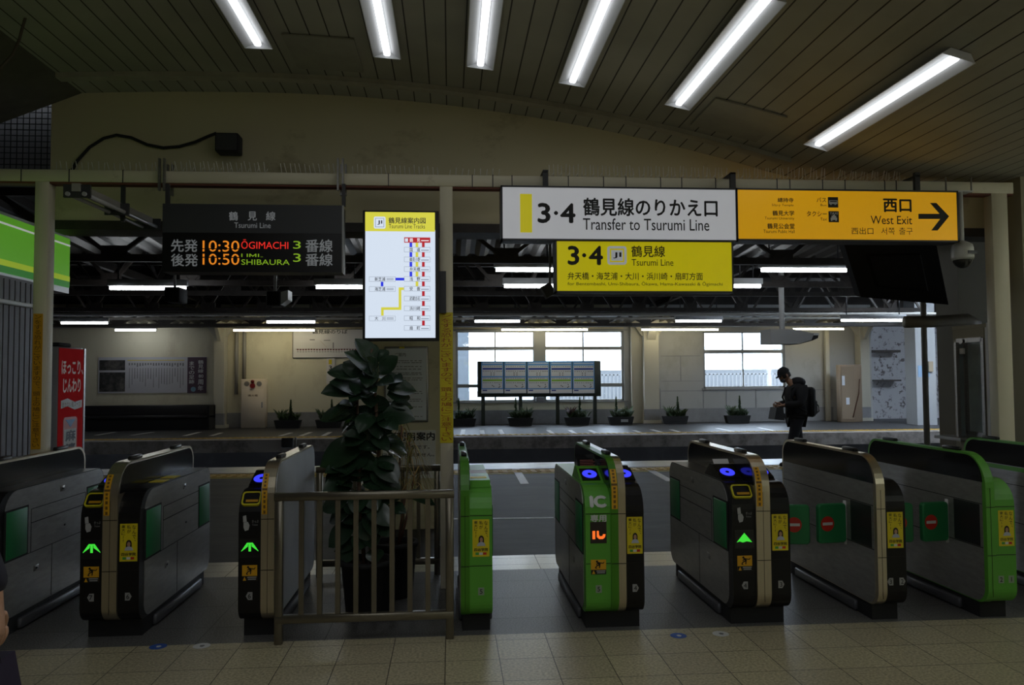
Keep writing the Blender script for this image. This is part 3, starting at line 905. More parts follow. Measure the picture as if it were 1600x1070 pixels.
def flap(t, hinge, tip, z0, z1, label_side):
    """closed swing flap between hinge and tip (local x,y), with a no-entry disc on the near side"""
    h = np.array(hinge); p = np.array(tip); d = (p - h) / np.linalg.norm(p - h); n = np.array([d[1], -d[0]])
    if n[1] > 0:
        n = -n
    Ln = np.linalg.norm(p - h)
    def P(u, z, o):
        q = h + d * u + n * o
        return (q[0], q[1], z)
    m = M(); th = 0.016
    pr = rrect(0.0, Ln, z0, z1, 0.022, 4); k = len(pr)
    V = [P(u, z, th) for u, z in pr] + [P(u, z, -th) for u, z in pr]
    # slightly smaller front for a soft edge
    pr2 = rrect(0.006, Ln - .006, z0 + .006, z1 - .006, 0.018, 4)
    V = [P(u, z, th) for u, z in pr2] + [P(u, z, th - .007) for u, z in pr] + [P(u, z, -th) for u, z in pr]
    Fs = [tuple(range(k)), tuple(range(3 * k - 1, 2 * k - 1, -1))] + [(i, k + i, k + (i + 1) % k, (i + 1) % k) for i in range(k)] + [(k + i, 2 * k + i, 2 * k + (i + 1) % k, k + (i + 1) % k) for i in range(k)]
    f = M().add(V, Fs).build('swing_flap', flap_green, t)
    uc = Ln * label_side; zc = (z0 + z1) / 2; r = 0.048
    M().add([P(uc + r * cos(a), zc + r * sin(a), th + .001) for a in np.linspace(0, 2 * pi, 24, False)], [tuple(range(24))]).build('no_entry_disc', mat('no_entry_red', (0.55, 0.025, 0.012), 0.4), f)
    M().add([P(uc - .036, zc - .009, th + .002), P(uc + .036, zc - .009, th + .002), P(uc + .036, zc + .009, th + .002), P(uc - .036, zc + .009, th + .002)], [(0, 1, 2, 3)]).build('no_entry_bar', ink_white, f)
    M().cyl((h[0], h[1], z0 - .015), (h[0], h[1], z1 + .015), 0.011, n=10).build('hinge_post', white_paint, f)


# 1: leftmost gate, mostly seen from its right side
t, W, xa, xb = gate('dark ticket gate cut off by the left edge, behind the passer-by', -2.765, 4.72, 0.0, 0.06, 0.13, None, black, champagne, champagne, L=1.38)
# 2: gate 7 / 6
t, W, xa, xb = gate('steel and black ticket gate marked 7 and 6 with a split green arrow', -2.115, 4.72, 0.125, 0.082, 0.120, black, black, champagne, champagne, marks=('strip',))
xc = xa / 2
ticket_slot(t, 0, xa); hand_mark(t, xc, 0.66); arrow_display(t, xc, 0.527, 'split')
warning_sticker(t, xc, 0, 0.335, 0.425, 0.085); number_tag(t, xc, 0, 0.25, '7', -1)
blue_reader(t, xc, 0.27, 0.884, black); M().prism([(0.16, 0.838), (0.54, 0.838), (0.42, 0.925), (0.37, 0.925)], 'X', .008, xa).build('reader_console', black, t)
ad_sticker(t, (xb + W) / 2, 0, 0.45, 0.665, 0.098); number_tag(t, (xb + W) / 2, 0, 0.25, '6', 1)
for y in (0.42, 0.62):
    M().box((xb + .012, y, 0.845), (W - .02, y + .12, 0.848)).build('top_label', paper_yellow, t)
# 3: gate 6, a single body with a flush steel right side
t, W, xa, xb = gate('single black ticket gate marked 6 with a split green arrow, left of the plant railing', -1.215, 4.66, 0.128, 0.075, 0.0, black, None, champagne, champagne, marks=('strip',))
xc = xa / 2
ticket_slot(t, 0, xa); hand_mark(t, xc, 0.66); arrow_display(t, xc, 0.527, 'split')
warning_sticker(t, xc, 0, 0.335, 0.425, 0.085); number_tag(t, xc, 0, 0.25, '6', -1)
blue_reader(t, xc, 0.27, 0.884, black); M().prism([(0.16, 0.838), (0.54, 0.838), (0.42, 0.925), (0.37, 0.925)], 'X', .008, xa).build('reader_console', black, t)
# a plain steel sheet covers the band's screen on this one
M().prism(rrect(0.012, 1.33 - 0.03, 0.11, 0.995, (0.08, 0.08, 0.10, 0.16), 9), 'X', xb + 0.002, xb + 0.006).build('cover_sheet', mat('pale_sheet', (0.46, 0.47, 0.48), 0.42, 0.4, var=0.1, scale=3), t)
# 4: slim green gate 5
t, W, xa, xb = gate('slim bright green ticket gate marked 5 beside the middle post', 0.058, 4.62, 0.0, 0.052, 0.133, None, gate_green, gate_green_dark, gate_green_dark)
ad_sticker(t, (xb + W) / 2, 0, 0.45, 0.665, 0.098); number_tag(t, (xb + W) / 2 + .0, 0, 0.25, '5', 1, plain=True)
a = M().prism([(0.10, 0.838), (0.16, 0.872), (0.50, 0.872), (0.55, 0.842)], 'X', xb + .002, W - .004).build('top_console', gate_green, t)
M().box((xb + .012, 0.25, 0.872), (W - .02, 0.33, 0.874)).build('top_label', paper_yellow, a)
M().box((xb + .004, 0.60, 0.845), (W - .006, 0.78, 0.86)).build('pale_top_bar', white_paint, a)
# 5: IC gate
t, W, xa, xb = gate('green and black IC-only ticket gate with a big IC and orange display', 0.790, 4.60, 0.150, 0.088, 0.110, gate_green, black, gate_green_dark, champagne, marks=('strip',), L=1.34)
xc = xa / 2
m = M(); m.prism([(0.16, 0.838), (0.54, 0.838), (0.42, 0.925), (0.37, 0.925)], 'X', .006, xa - .002)
cs = m.build('reader_console', gate_green, t)
m = M().prism([(0.375, 0.90), (0.50, 0.84), (0.50, 0.985), (0.40, 0.965)], 'X', .02, xa).build('message_screen', smoke, t)
m = M()
for j in range(4):
    m.box((.035, 0.371 + j * .006, 0.927 + j * .010), (xa - .02 - .01 * (j % 2), 0.376 + j * .006, 0.932 + j * .010))
m.build('message_lines', mat('dim_red', (0.30, 0.10, 0.08), 0.5), t)
blue_reader(t, xc, 0.27, 0.884, black)
blue_reader(t, xb + .055, 0.27, 0.884, black)
M().prism([(0.16, 0.838), (0.54, 0.838), (0.42, 0.925), (0.37, 0.925)], 'X', xb, W - .008).build('reader_console', black, t)
m = M(); put_text(m, 'IC', xc - .047, xc + .052, 0.722, 0.794, -0.001, 0.06)
a = np.array(m.v)
# the big letters lie on the rounded shoulder
m2 = M()
put_text(m2, '専用', xc - .046, xc + .050, 0.640, 0.683, -0.0025, 0.03)
m2.build('lettering', mat('letter_silver', (0.62, 0.64, 0.62), 0.4), t)
def on_shoulder(p):
    z = p[2]
    if z <= 0.695:
        return (p[0], -0.004 + p[1], z)
    s_ = (z - 0.695) / 0.15
    r_ = 0.1545 - p[1]
    return (p[0], 0.15 - r_ * cos(s_), 0.695 + r_ * sin(s_))
bm = bmesh.new(); vs = [bm.verts.new(p) for p in m.v]
for f_ in m.f:
    try: bm.faces.new([vs[i] for i in f_])
    except ValueError: pass
for zc in np.linspace(0.725, 0.79, 12):
    bmesh.ops.bisect_plane(bm, geom=bm.verts[:] + bm.edges[:] + bm.faces[:], plane_co=(0, 0, zc), plane_no=(0, 0, 1))
bm.verts.index_update()
M().add([on_shoulder(v.co) for v in bm.verts], [[v.index for v in f_.verts] for f_ in bm.faces]).build('ic_letters', mat('letter_silver', (0.62, 0.64, 0.62), 0.4), t); bm.free()
d = M().box((xc - .047, -.001, 0.515), (xc + .050, .002, 0.640)).build('lane_display', mat('display_brown', (0.03, 0.022, 0.018), 0.4), t)
m = M(); y = -.002; z0 = 0.540
m.box((xc - .034, y, z0), (xc - .018, y + .0008, z0 + .048))
m.prism([(xc - .008, z0 + .048), (xc + .004, z0 + .048), (xc + .004, z0 + .026), (xc + .010, z0 + .016), (xc + .026, z0 + .018), (xc + .028, z0 + .028), (xc + .044, z0 + .028), (xc + .040, z0 + .010), (xc + .028, z0), (xc + .006, z0), (xc - .008, z0 + .012)][::-1], 'Y', y, y + .0008)
m.build('orange_figure', glow('led_orange', (1.0, 0.16, 0.02), 1.1), d)
warning_sticker(t, xc, 0, 0.335, 0.420, 0.090); number_tag(t, xc, 0, 0.25, '5', 1, plain=True)
ad_sticker(t, (xb + W) / 2, 0, 0.45, 0.665, 0.092); number_tag(t, (xb + W) / 2, 0, 0.25, '4', 1)
# 6: gate 4 / 3
t, W, xa, xb = gate('steel and black ticket gate marked 4 and 3 with a green triangle', 1.672, 4.59, 0.142, 0.086, 0.125, black, black, champagne, champagne, marks=('strip',))
xc = xa / 2
ticket_slot(t, 0, xa); hand_mark(t, xc, 0.66); arrow_display(t, xc, 0.527, 'tri')
warning_sticker(t, xc, 0, 0.335, 0.425, 0.090); number_tag(t, xc, 0, 0.25, '4', -1)
M().prism([(0.16, 0.838), (0.54, 0.838), (0.42, 0.925), (0.37, 0.925)], 'X', .008, xa).build('reader_console', black, t)
M().prism([(0.16, 0.838), (0.54, 0.838), (0.42, 0.925), (0.37, 0.925)], 'X', xb, W - .008).build('reader_console', black, t)
blue_reader(t, xc + .0, 0.27, 0.884, black); blue_reader(t, xb + .06, 0.27, 0.884, black)
M().add([(.02, .372, .927), (xa - .02, .372, .927), (xa - .02, .40, .955), (.02, .40, .955)], [(0, 1, 2, 3)]).build('instruction_label', white_paint, t)
ad_sticker(t, (xb + W) / 2, 0, 0.45, 0.665, 0.098); number_tag(t, (xb + W) / 2, 0, 0.25, '3', 1)
flap(t, (W, 0.34), (W + 0.265, 0.31), 0.415, 0.665, 0.62)
# 7: gate 3 / 2
t, W, xa, xb = gate('black ticket gate marked 3 and 2 with a flush steel left side and closed flaps', 2.555, 4.58, 0.0, 0.055, 0.130, None, black, champagne, champagne)
ad_sticker(t, (xb + W) / 2, 0, 0.45, 0.665, 0.098); number_tag(t, xb + .028, 0, 0.25, '3', -1); number_tag(t, W - .030, 0, 0.25, '2', 1)
flap(t, (-0.006, 0.36), (-0.205, 0.33), 0.415, 0.665, 0.70)
flap(t, (W, 0.34), (W + 0.235, 0.31), 0.415, 0.665, 0.62)
# 8: gate 2 / 1 green
t, W, xa, xb = gate('green ended ticket gate marked 2 and 1 with a flush steel left side', 3.235, 4.56, 0.0, 0.055, 0.135, None, gate_green, gate_green, gate_green)
ad_sticker(t, (xb + W) / 2 + .01, 0, 0.45, 0.665, 0.098); number_tag(t, xb + .035, 0, 0.25, '2', 1, plain=True); number_tag(t, W - .035, 0, 0.25, '1', 1, plain=True)
flap(t, (-0.006, 0.36), (-0.200, 0.33), 0.415, 0.665, 0.70)
# 9: last gate at the right edge
t, W, xa, xb = gate('ticket gate cut off by the right edge, with a smoked top and green trim', 4.015, 4.55, 0.0, 0.06, 0.0, None, None, gate_green, gate_green, L=1.34)
flap(t, (-0.006, 0.36), (-0.200, 0.33), 0.415, 0.665, 0.70)
M().prism([(0.02, 0.80), (1.30, 0.80), (1.30, 0.83), (0.02, 0.83)], 'X', -0.006, 0.004).build('green_stripe', gate_green, t)

# ------------------------------------------------------------------ railings round the plants
def railing(name, lab, xl, xr, Y, zt, zb, n, w=0.045, dark=False, zfoot=0.0):
    t = thing(name, lab, 'railing', ((xl + xr) / 2, Y, 0))
    mt = mat('railing_steel', (0.19, 0.17, 0.13), 0.28, 0.75, var=0.12, scale=6)
    M().rbox((xl - .005, Y - w / 2, zt - w), (xr + .005, Y + w / 2, zt), 0.004, 1).build('top_rail', mt, t)
    M().rbox((xl, Y - w / 2, zb - w), (xr, Y + w / 2, zb), 0.004, 1).build('bottom_rail', mt, t)
    for x in (xl, xr - w):
        M().rbox((x, Y - w / 2 + .001, zfoot), (x + w, Y + w / 2 - .001, zt - w + .002), 0.004, 1).build('post', mt, t)
    for k in range(n):
        x = xl + w + (xr - xl - 2 * w) * (k + 1) / (n + 1)
        M().box((x - .014, Y - .010, zb - .002), (x + .014, Y + .010, zt - w + .002)).build('baluster', mt, t)
    return t


p = at(430.5, 770, 4.58); q = at(709, 985, 4.58); b_ = at(570, 957, 4.58)
railing('plant_railing', 'steel railing in front of the rubber plant', p[0], q[0], 4.58, p[2], b_[2], 8)
p = at(495, 729, 6.05); q = at(688, 870, 6.05)
railing('plant_railing', 'steel railing behind the rubber plant, by the cream pillar', p[0], q[0], 6.05, p[2], at(600, 873, 6.05)[2], 6)

# ------------------------------------------------------------------ potted plants
def leaf(m, b, tip, w, cup=0.12, droop=0.15, side=None, n=8):
    """obovate leaf with a folded midrib"""
    b = np.array(b, float); tip = np.array(tip, float); d = tip - b; L = np.linalg.norm(d); d /= L
    s = np.cross(d, side if side is not None else (0, -0.4, 1.0)); s /= np.linalg.norm(s) + 1e-9
    nn = np.cross(s, d)
    V = []; Fs = []
    for i in range(n + 1):
        u = i / n
        ww = w * (sin(pi * min(1, u ** 0.85)) ** 0.75) * (0.9 + 0.2 * u) if 0 < i < n else 0.002
        c = b + d * L * u - np.array([0, 0, 1]) * droop * L * u * u + nn * 0.06 * L * sin(pi * u)
        V += [c - s * ww + nn * cup * ww, c - s * ww * .5 + nn * cup * .2 * ww, c, c + s * ww * .5 + nn * cup * .2 * ww, c + s * ww + nn * cup * ww]
    for i in range(n):
        for j in range(4):
            a = i * 5 + j
            Fs.append((a, a + 1, a + 6, a + 5))
    m.add(V, Fs, True)


random.seed(5)
leaf_m = mat('rubber_leaf', (0.018, 0.040, 0.020), 0.26, var=0.3, scale=5)
YP = 5.12
LEAVES = [(350, 290, 225, 110), (360, 270, 440, 190), (335, 250, 300, 140), (390, 350, 500, 225), (380, 370, 155, 195), (300, 380, 150, 260), (290, 370, 45, 325), (260, 460, 60, 390), (290, 450, 5, 460),
          (310, 440, 190, 520), (370, 480, 400, 605), (370, 400, 475, 400), (440, 400, 530, 385), (430, 440, 620, 450), (430, 480, 580, 490), (450, 550, 600, 560), (400, 600, 612, 630), (260, 570, 125, 535),
          (260, 590, 50, 620), (200, 600, 0, 640), (240, 620, 140, 720), (330, 600, 250, 720), (420, 600, 450, 720), (300, 740, 135, 790), (290, 790, 0, 930), (400, 770, 560, 850), (330, 690, 320, 830), (250, 800, 150, 740),
          (420, 830, 530, 890), (300, 830, 300, 950), (360, 880, 500, 1040), (260, 900, 30, 1060), (350, 930, 430, 1070), (240, 930, 120, 1000), (330, 520, 250, 450), (320, 330, 300, 430), (350, 640, 380, 760), (280, 650, 220, 590),
          (360, 350, 300, 230), (330, 420, 270, 330), (390, 640, 500, 700), (300, 860, 200, 960), (380, 900, 470, 960), (310, 470, 330, 560), (350, 560, 290, 640)]
LOW = [(540, 60, 345, 105), (510, 170, 340, 225), (540, 220, 390, 305), (550, 330, 385, 465), (640, 200, 780, 330), (690, 300, 790, 400), (560, 480, 460, 560), (680, 480, 690, 570), (690, 40, 850, 90), (600, 100, 560, 260), (640, 120, 700, 230), (600, 300, 640, 430), (570, 250, 480, 200), (620, 400, 560, 500)]
allv = [tuple(500 + a / 4.115 if i % 2 == 0 else 500 + a / 4.115 for i, a in enumerate(l)) for l in LEAVES] + [tuple(420 + a / 4.117 if i % 2 == 0 else 740 + a / 4.117 for i, a in enumerate(l)) for l in LOW]
pb = at(565, 963, YP)
pc = (at(574, 950, YP)[0], YP)
t = thing('potted_rubber_plant', 'tall rubber plant with broad dark leaves in a black pot', 'plant', (pc[0], pc[1], 0), 'potted plants behind the railing')
fm = M()
for (bx, by, tx, ty) in allv:
    ln = math.hypot(bx - tx, by - ty)
    dy = random.uniform(-0.16, 0.14) if ln < 45 else random.uniform(-0.10, 0.08)
    b = at(bx, by, YP + random.uniform(-.03, .03)); e = at(tx, ty, YP + dy)
    side = np.array([random.uniform(-.25, .25), -0.75 + random.uniform(-.3, .3), 0.75])
    leaf(fm, b, e, 0.060 + 0.0010 * max(0, ln - 30), 0.18, 0.04, side)
for k in range(46):
    px = random.gauss(575, 16); py = random.uniform(585, 850); a = random.uniform(0, 2 * pi)
    b = np.array(at(px, py, YP + .02)); L_ = random.uniform(.14, .22)
    leaf(fm, b, b + np.array([cos(a) * L_, sin(a) * L_ * .8, random.uniform(-.12, .08)]), .058, .18, .05, np.array([random.uniform(-.3, .3), -.6, .8]))
fm.build('foliage', leaf_m, t)
sm = M()
for path in (((572, 905), (562, 800), (560, 700), (558, 620), (575, 560), (582, 545)), ((578, 905), (590, 800), (592, 700), (586, 610), (590, 590)), ((568, 905), (553, 860), (560, 800))):
    pts = [at(px, py, YP + .015 * i % .04) for i, (px, py) in enumerate(path)]
    sm.tube(pts, [0.016 - 0.002 * i for i in range(len(pts))], 8)
sm.build('stem', mat('rubber_stem', (0.10, 0.055, 0.035), 0.7, var=0.3, scale=30), t)
pt_h = at(574, 873, YP)[2]
M().lathe([(0.125, 0), (0.135, 0.01), (0.165, pt_h - .03), (0.175, pt_h - .03), (0.175, pt_h), (0.150, pt_h), (0.145, pt_h - .03)], (pc[0], pc[1], 0), 28).build('pot', black_matt, t)
M().lathe([(0.001, pt_h - .035), (0.148, pt_h - .035), (0.148, pt_h - .03), (0.001, pt_h - .028)], (pc[0], pc[1], 0), 20).build('soil', mat('soil', (0.03, 0.02, 0.015), 0.95), t)

YG = 5.5
gc = (at(617, 900, YG)[0], YG)
gh = at(617, 845, YG)[2]
t = thing('potted_grassy_plant', 'thin dry grassy plant with drooping straw leaves in a black pot', 'plant', (gc[0], gc[1], 0), 'potted plants behind the railing')
M().lathe([(0.11, 0), (0.12, 0.01), (0.150, gh - .03), (0.160, gh - .03), (0.160, gh), (0.138, gh), (0.132, gh - .03)], (gc[0], gc[1], 0), 24).build('pot', black_matt, t)
M().lathe([(0.001, gh - .035), (0.135, gh - .035), (0.135, gh - .03), (0.001, gh - .028)], (gc[0], gc[1], 0), 20).build('soil', mat('soil', (0.03, 0.02, 0.015), 0.95), t)
sm = M(); heads = []
for (px, py, x2) in ((628, 665, 612), (640, 690, 622), (610, 720, 616), (648, 740, 624)):
    top_ = at(px, py, YG + random.uniform(-.05, .05)); bot = (at(x2, 845, YG)[0], YG + random.uniform(-.03, .03), gh - .03)
    mid = ((top_[0] + bot[0]) / 2 + .01, YG, (top_[2] + bot[2]) / 2)
    sm.tube([bot, mid, top_], [.010, .008, .006], 6); heads.append(top_)
sm.build('stem', mat('dry_stem', (0.20, 0.10, 0.07), 0.7), t)
gm, gm2 = M(), M()
for h_ in heads:
    for k in range(34):
        a = random.uniform(0, 2 * pi); r = random.uniform(.10, .24); up = random.uniform(.02, .12); dn = random.uniform(.05, .34)
        p0 = np.array(h_) - np.array([0, 0, random.uniform(0, .16)])
        P = [p0 + np.array([cos(a) * r * u, sin(a) * r * u * .7, up * 4 * u * (1 - u) - dn * u * u]) for u in np.linspace(0, 1, 6)]
        tgt = gm if k % 3 else gm2
        w = 0.0048
        V = []
        for i, p_ in enumerate(P):
            ww = w * (1 - i / 5.5); sd = np.array([-sin(a), cos(a), 0])
            V += [p_ - sd * ww, p_ + sd * ww]
        tgt.add(V, [(2 * i, 2 * i + 1, 2 * i + 3, 2 * i + 2) for i in range(5)], True)
gm.build('dry_leaves', mat('straw_leaf', (0.50, 0.34, 0.13), 0.7), t)
gm2.build('green_leaves', mat('olive_leaf', (0.26, 0.26, 0.08), 0.6), t)

# ------------------------------------------------------------------ hanging signs
Y_SG = 5.48
frame_dark = mat('sign_frame', (0.055, 0.055, 0.065), 0.45, 0.2)


def sign_case(name, lab, px0, py0, px1, py1, Y, depth, face, bw=0.012, cat='sign', group=None):
    a = at(px0, py1, Y); b = at(px1, py0, Y)
    t = thing(name, lab, cat, ((a[0] + b[0]) / 2, Y, a[2]), group)
    M().box((a[0], Y, a[2]), (b[0], Y + depth, a[2] + bw)).box((a[0], Y, b[2] - bw), (b[0], Y + depth, b[2])) \
       .box((a[0], Y, a[2]), (a[0] + bw, Y + depth, b[2])).box((b[0] - bw, Y, a[2]), (b[0], Y + depth, b[2])).build('case', frame_dark, t)
    M().box((a[0] + bw, Y + .004, a[2] + bw), (b[0] - bw, Y + depth - .004, b[2] - bw)).build('face', face, t)
    return t, a, b


def ji_logo(par, px0, py0, px1, py1, Y, inner):
    a = at(px0, py1, Y); b = at(px1, py0, Y); w = b[0] - a[0]
    M().prism(rrect(a[0], b[0], a[2], b[2], w * .14, 4), 'Y', Y - .001, Y).build('line_badge', mat('badge_grey', (0.60, 0.62, 0.66), 0.4, emit=0.25) if inner is not None else white_paint, par)
    M().box((a[0] + w * .13, Y - .0015, a[2] + w * .13), (b[0] - w * .13, Y - .001, b[2] - w * .13)).build('badge_ring', inner, par)
    M().box((a[0] + w * .2, Y - .002, a[2] + w * .2), (b[0] - w * .2, Y - .0015, b[2] - w * .2)).build('badge_field', mat('badge_grey', (0.60, 0.62, 0.66), 0.4, emit=0.25), par)
    put_text(M(), 'JI', a[0] + w * .30, b[0] - w * .28, a[2] + w * .32, b[2] - w * .32, Y - .0025, 0.015).build('badge_letters', ink, par)


YT = Y_SG + 0.0025
# white transfer sign
t, a, b = sign_case('transfer_sign', 'white hanging sign, Transfer to Tsurumi Line, with yellow bar', 783, 294, 1151.5, 375, Y_SG, 0.16, sign_white)
px_box(M(), 813, 303, 831, 363, YT, .003).build('yellow_bar', sign_yellow, t)
m = M()
px_text(m, '3', 840, 317, 860, 348.5, YT, 0.025); px_text(m, '・', 865.5, 329.5, 872, 336, YT, 0.03); px_text(m, '4', 875.5, 317.5, 899, 348.5, YT, 0.025)
px_text(m, '鶴見線のりかえ口', 911, 311, 1121, 337, YT, 0.022)
px_text(m, 'Transfer to Tsurumi Line', 911, 342.5, 1108, 359, YT, 0.004)
m.build('lettering', ink, t)
m = M()
for px in (853, 1147):
    p = at(px, 268, Y_SG); q = at(px, 296, Y_SG)
    br = M().box((p[0] - .019, Y_SG + .02, q[2] - .005), (p[0] + .019, Y_SG + .05, p[2])).box((p[0] - .019, Y_SG + .02, bz1), (p[0] + .019, Y_F + .13, bz1 + .012))
    m.v += [];  m.add(br.v, br.f)
m.build('hanger', dark_metal, t)
# orange exit sign
t, a, b = sign_case('exit_sign', 'orange hanging sign for the West Exit with black arrow', 1151.5, 298, 1497, 375.5, Y_SG, 0.16, sign_orange)
m = M()
px_text(m, '總持寺', 1215, 309, 1240, 316, YT, 0.02); px_text(m, '鶴見大学', 1207, 329, 1241, 337, YT, 0.02); px_text(m, '鶴見公会堂', 1199, 349, 1241.5, 357.5, YT, 0.02)
px_text(m, 'Sōji-ji Temple', 1206, 318.5, 1240, 323, YT); px_text(m, 'Tsurumi University', 1195, 339, 1241, 344, YT); px_text(m, 'Tsurumi Public Hall', 1193, 359, 1241.5, 364, YT)
px_text(m, 'バス', 1276, 308.5, 1291, 316, YT, 0.015); px_text(m, 'Bus', 1282, 318.5, 1291.5, 322, YT)
px_text(m, 'タクシー', 1260.5, 330, 1292, 338, YT, 0.015); px_text(m, 'Taxi', 1282, 340, 1292, 344.5, YT)
px_text(m, '西口', 1380, 310.5, 1424, 331.5, YT, 0.03); px_text(m, 'West Exit', 1360.5, 337.5, 1425, 350, YT, 0.006)
px_text(m, '西出口', 1330.5, 355.5, 1364.5, 366, YT, 0.004); px_text(m, '서쪽', 1377, 355.5, 1398, 366.5, YT, 0.0); px_text(m, '출구', 1405, 355.5, 1426, 366.5, YT, 0.0)
m.build('lettering', ink, t)
A = lambda x, y: (at(x, y, YT)[0], at(x, y, YT)[2])
m = M().prism([A(*p) for p in ((1435, 334), (1468, 334), (1453, 317), (1463, 317), (1483, 338), (1465, 360), (1455, 360), (1469, 342), (1435, 342))], 'Y', YT - .001, YT)
m.build('arrow', ink, t)
m = M(); p = at(1436, 268, Y_SG); q = at(1436, 296, Y_SG)
m.box((p[0] - .019, Y_SG + .02, q[2] - .005), (p[0] + .019, Y_SG + .05, p[2])).box((p[0] - .019, Y_SG + .02, bz1), (p[0] + .019, Y_F + .13, bz1 + .012))
m.build('hanger', dark_metal, t)
m = M(); px_box(m, 1294, 308, 1309.5, 324, YT, .002); px_box(m, 1295, 330, 1310.5, 347, YT, .002); pic = m.build('pictogram_panel', ink, t)
m = M(); Y2 = YT - .001
px_box(m, 1295.5, 313, 1308.5, 318.5, Y2, .001); px_box(m, 1297, 318.5, 1299.5, 320, Y2, .001); px_box(m, 1304, 318.5, 1306.5, 320, Y2, .001)
px_box(m, 1298, 340, 1308, 343.5, Y2, .001); px_box(m, 1299.5, 337, 1306.5, 340, Y2, .001); px_box(m, 1298.5, 343.5, 1300.5, 345, Y2, .001); px_box(m, 1305.5, 343.5, 1307.5, 345, Y2, .001); px_box(m, 1301.5, 335.5, 1304.5, 337, Y2, .001)
px_text(m, 'TAXI', 1296.5, 331.5, 1309, 335, Y2, 0.02)
m.build('vehicle_pictogram', ink_white, pic)
m = M(); px_box(m, 1297, 314, 1307.5, 315.5, Y2 - .001, .001); m.build('bus_windows', ink, pic)
# yellow platform sign under the white one
t, a, b = sign_case('platform_sign', 'yellow hanging sign for tracks 3 and 4 beneath the white transfer sign', 868, 376, 1145.5, 457, Y_SG + .01, 0.12, sign_yellow)
Yp = Y_SG + .0125
m = M()
px_text(m, '3', 887, 384, 905, 414, Yp, 0.025); px_text(m, '・', 909.5, 395.5, 916, 402, Yp, 0.03); px_text(m, '4', 920, 384, 942, 414, Yp, 0.025)
px_text(m, '鶴見線', 986.5, 384, 1039, 401.5, Yp, 0.012); px_text(m, 'Tsurumi Line', 987, 405, 1052, 415, Yp, 0.002)
px_text(m, '弁天橋・海芝浦・大川・浜川崎・扇町方面', 887, 426, 1098, 437, Yp, 0.010)
px_text(m, 'for Bentembashi, Umi-Shibaura, Ōkawa, Hama-Kawasaki & Ōgimachi', 887, 440, 1129, 447, Yp, 0.0)
m.build('lettering', ink, t)
ji_logo(t, 949, 384.5, 979, 413.5, Yp, sign_yellow)

# departure board
Y_L = 5.42
board_dark = mat('board_slate', (0.035, 0.037, 0.042), 0.45)
a = at(253, 424.5, Y_L); b = at(534.5, 321, Y_L); c = at(300, 363.5, Y_L)
t = thing('departure_board', 'dark hanging departure board with orange, red and green train times', 'departure board', ((a[0] + b[0]) / 2, Y_L, a[2]))
M().box((a[0], Y_L, a[2]), (b[0], Y_L + 0.17, b[2])).build('case', black, t)
M().box((a[0], Y_L - .003, c[2]), (b[0], Y_L, b[2])).build('header_panel', board_dark, t)
M().box((b[0], Y_L - .004, a[2]), (b[0] + .012, Y_L + .012, b[2])).build('edge_strip', grey_paint, t)
YL = Y_L - .005
m = M(); px_text(m, '鶴', 357.5, 330.5, 372, 344.5, YL, .015); px_text(m, '見', 387, 330.5, 401.5, 344.5, YL, .015); px_text(m, '線', 415.5, 330.5, 430.5, 344.5, YL, .015); px_text(m, 'Tsurumi Line', 366, 348, 423, 356, YL, .002)
px_text(m, '先発', 267, 374, 309, 393.5, YL, .015); px_text(m, '後発', 267, 396.5, 309.5, 416, YL, .015); px_text(m, '番線', 477, 374, 520, 394, YL, .015); px_text(m, '番線', 477, 396, 520, 415.5, YL, .015)
m.build('lettering', mat('board_grey_glow_ink', (0.42, 0.44, 0.47), 0.5, emit=0.14), t)  # grey letters given a slight glow so they show on the dim board
m = M(); px_text(m, '10:30', 316.5, 376, 374, 393, YL, -.004, clip=((.30, 'high'),)); px_text(m, '10:30', 316.5, 376, 374, 393, YL, -.004, clip=((.22, 'low'),))
px_text(m, '10:50', 316.5, 396.5, 374, 413.5, YL, -.004, clip=((.72, 'high'),)); px_text(m, '10:50', 316.5, 396.5, 374, 413.5, YL, -.004, clip=((.62, 'low'),))
m.build('orange_digits', glow('led_amber', (1.0, 0.30, 0.02), 0.75), t)
m = M(); px_text(m, 'ŌGIMACHI', 377, 374.5, 450.5, 388.5, YL, -.006); m.build('red_destination', glow('led_red', (1.0, 0.03, 0.02), 0.75), t)
m = M(); px_text(m, 'UMI-', 377, 396.5, 411, 404, YL, -.006, clip=((.35, 'high'),)); px_text(m, 'SHIBAURA', 377, 405.5, 452.5, 413.5, YL, -.006)
m.build('green_destination', glow('led_green', (0.30, 0.55, 0.02), 0.6), t)
m = M(); px_text(m, '3', 458, 376.5, 470, 388.5, YL, -.004); px_text(m, '3', 458, 396, 470, 409, YL, -.004); m.build('track_digits', glow('led_green', (0.30, 0.55, 0.02), 0.6), t)
m = M()
for px in (254.5, 533):
    for d in (-4.5, 3.0):
        p = at(px + d, 248, Y_F - .03); q = at(px + d, 298, Y_F - .03)
        m.box((p[0] - .006, Y_F - .05, q[2]), (p[0] + .006, Y_F - .02, p[2])); m.box((p[0] - .006, Y_F + .11, q[2]), (p[0] + .006, Y_F + .14, p[2]))
m.build('clamp', steel, t)
m = M()
for px in (262, 537):
    p = at(px, 292, Y_L + .08); q = at(px, 322, Y_L + .08)
    m.box((p[0] - .012, Y_L + .07, q[2]), (p[0] + .012, Y_L + .10, p[2] + .02))
m.build('hanger', dark_metal, t)

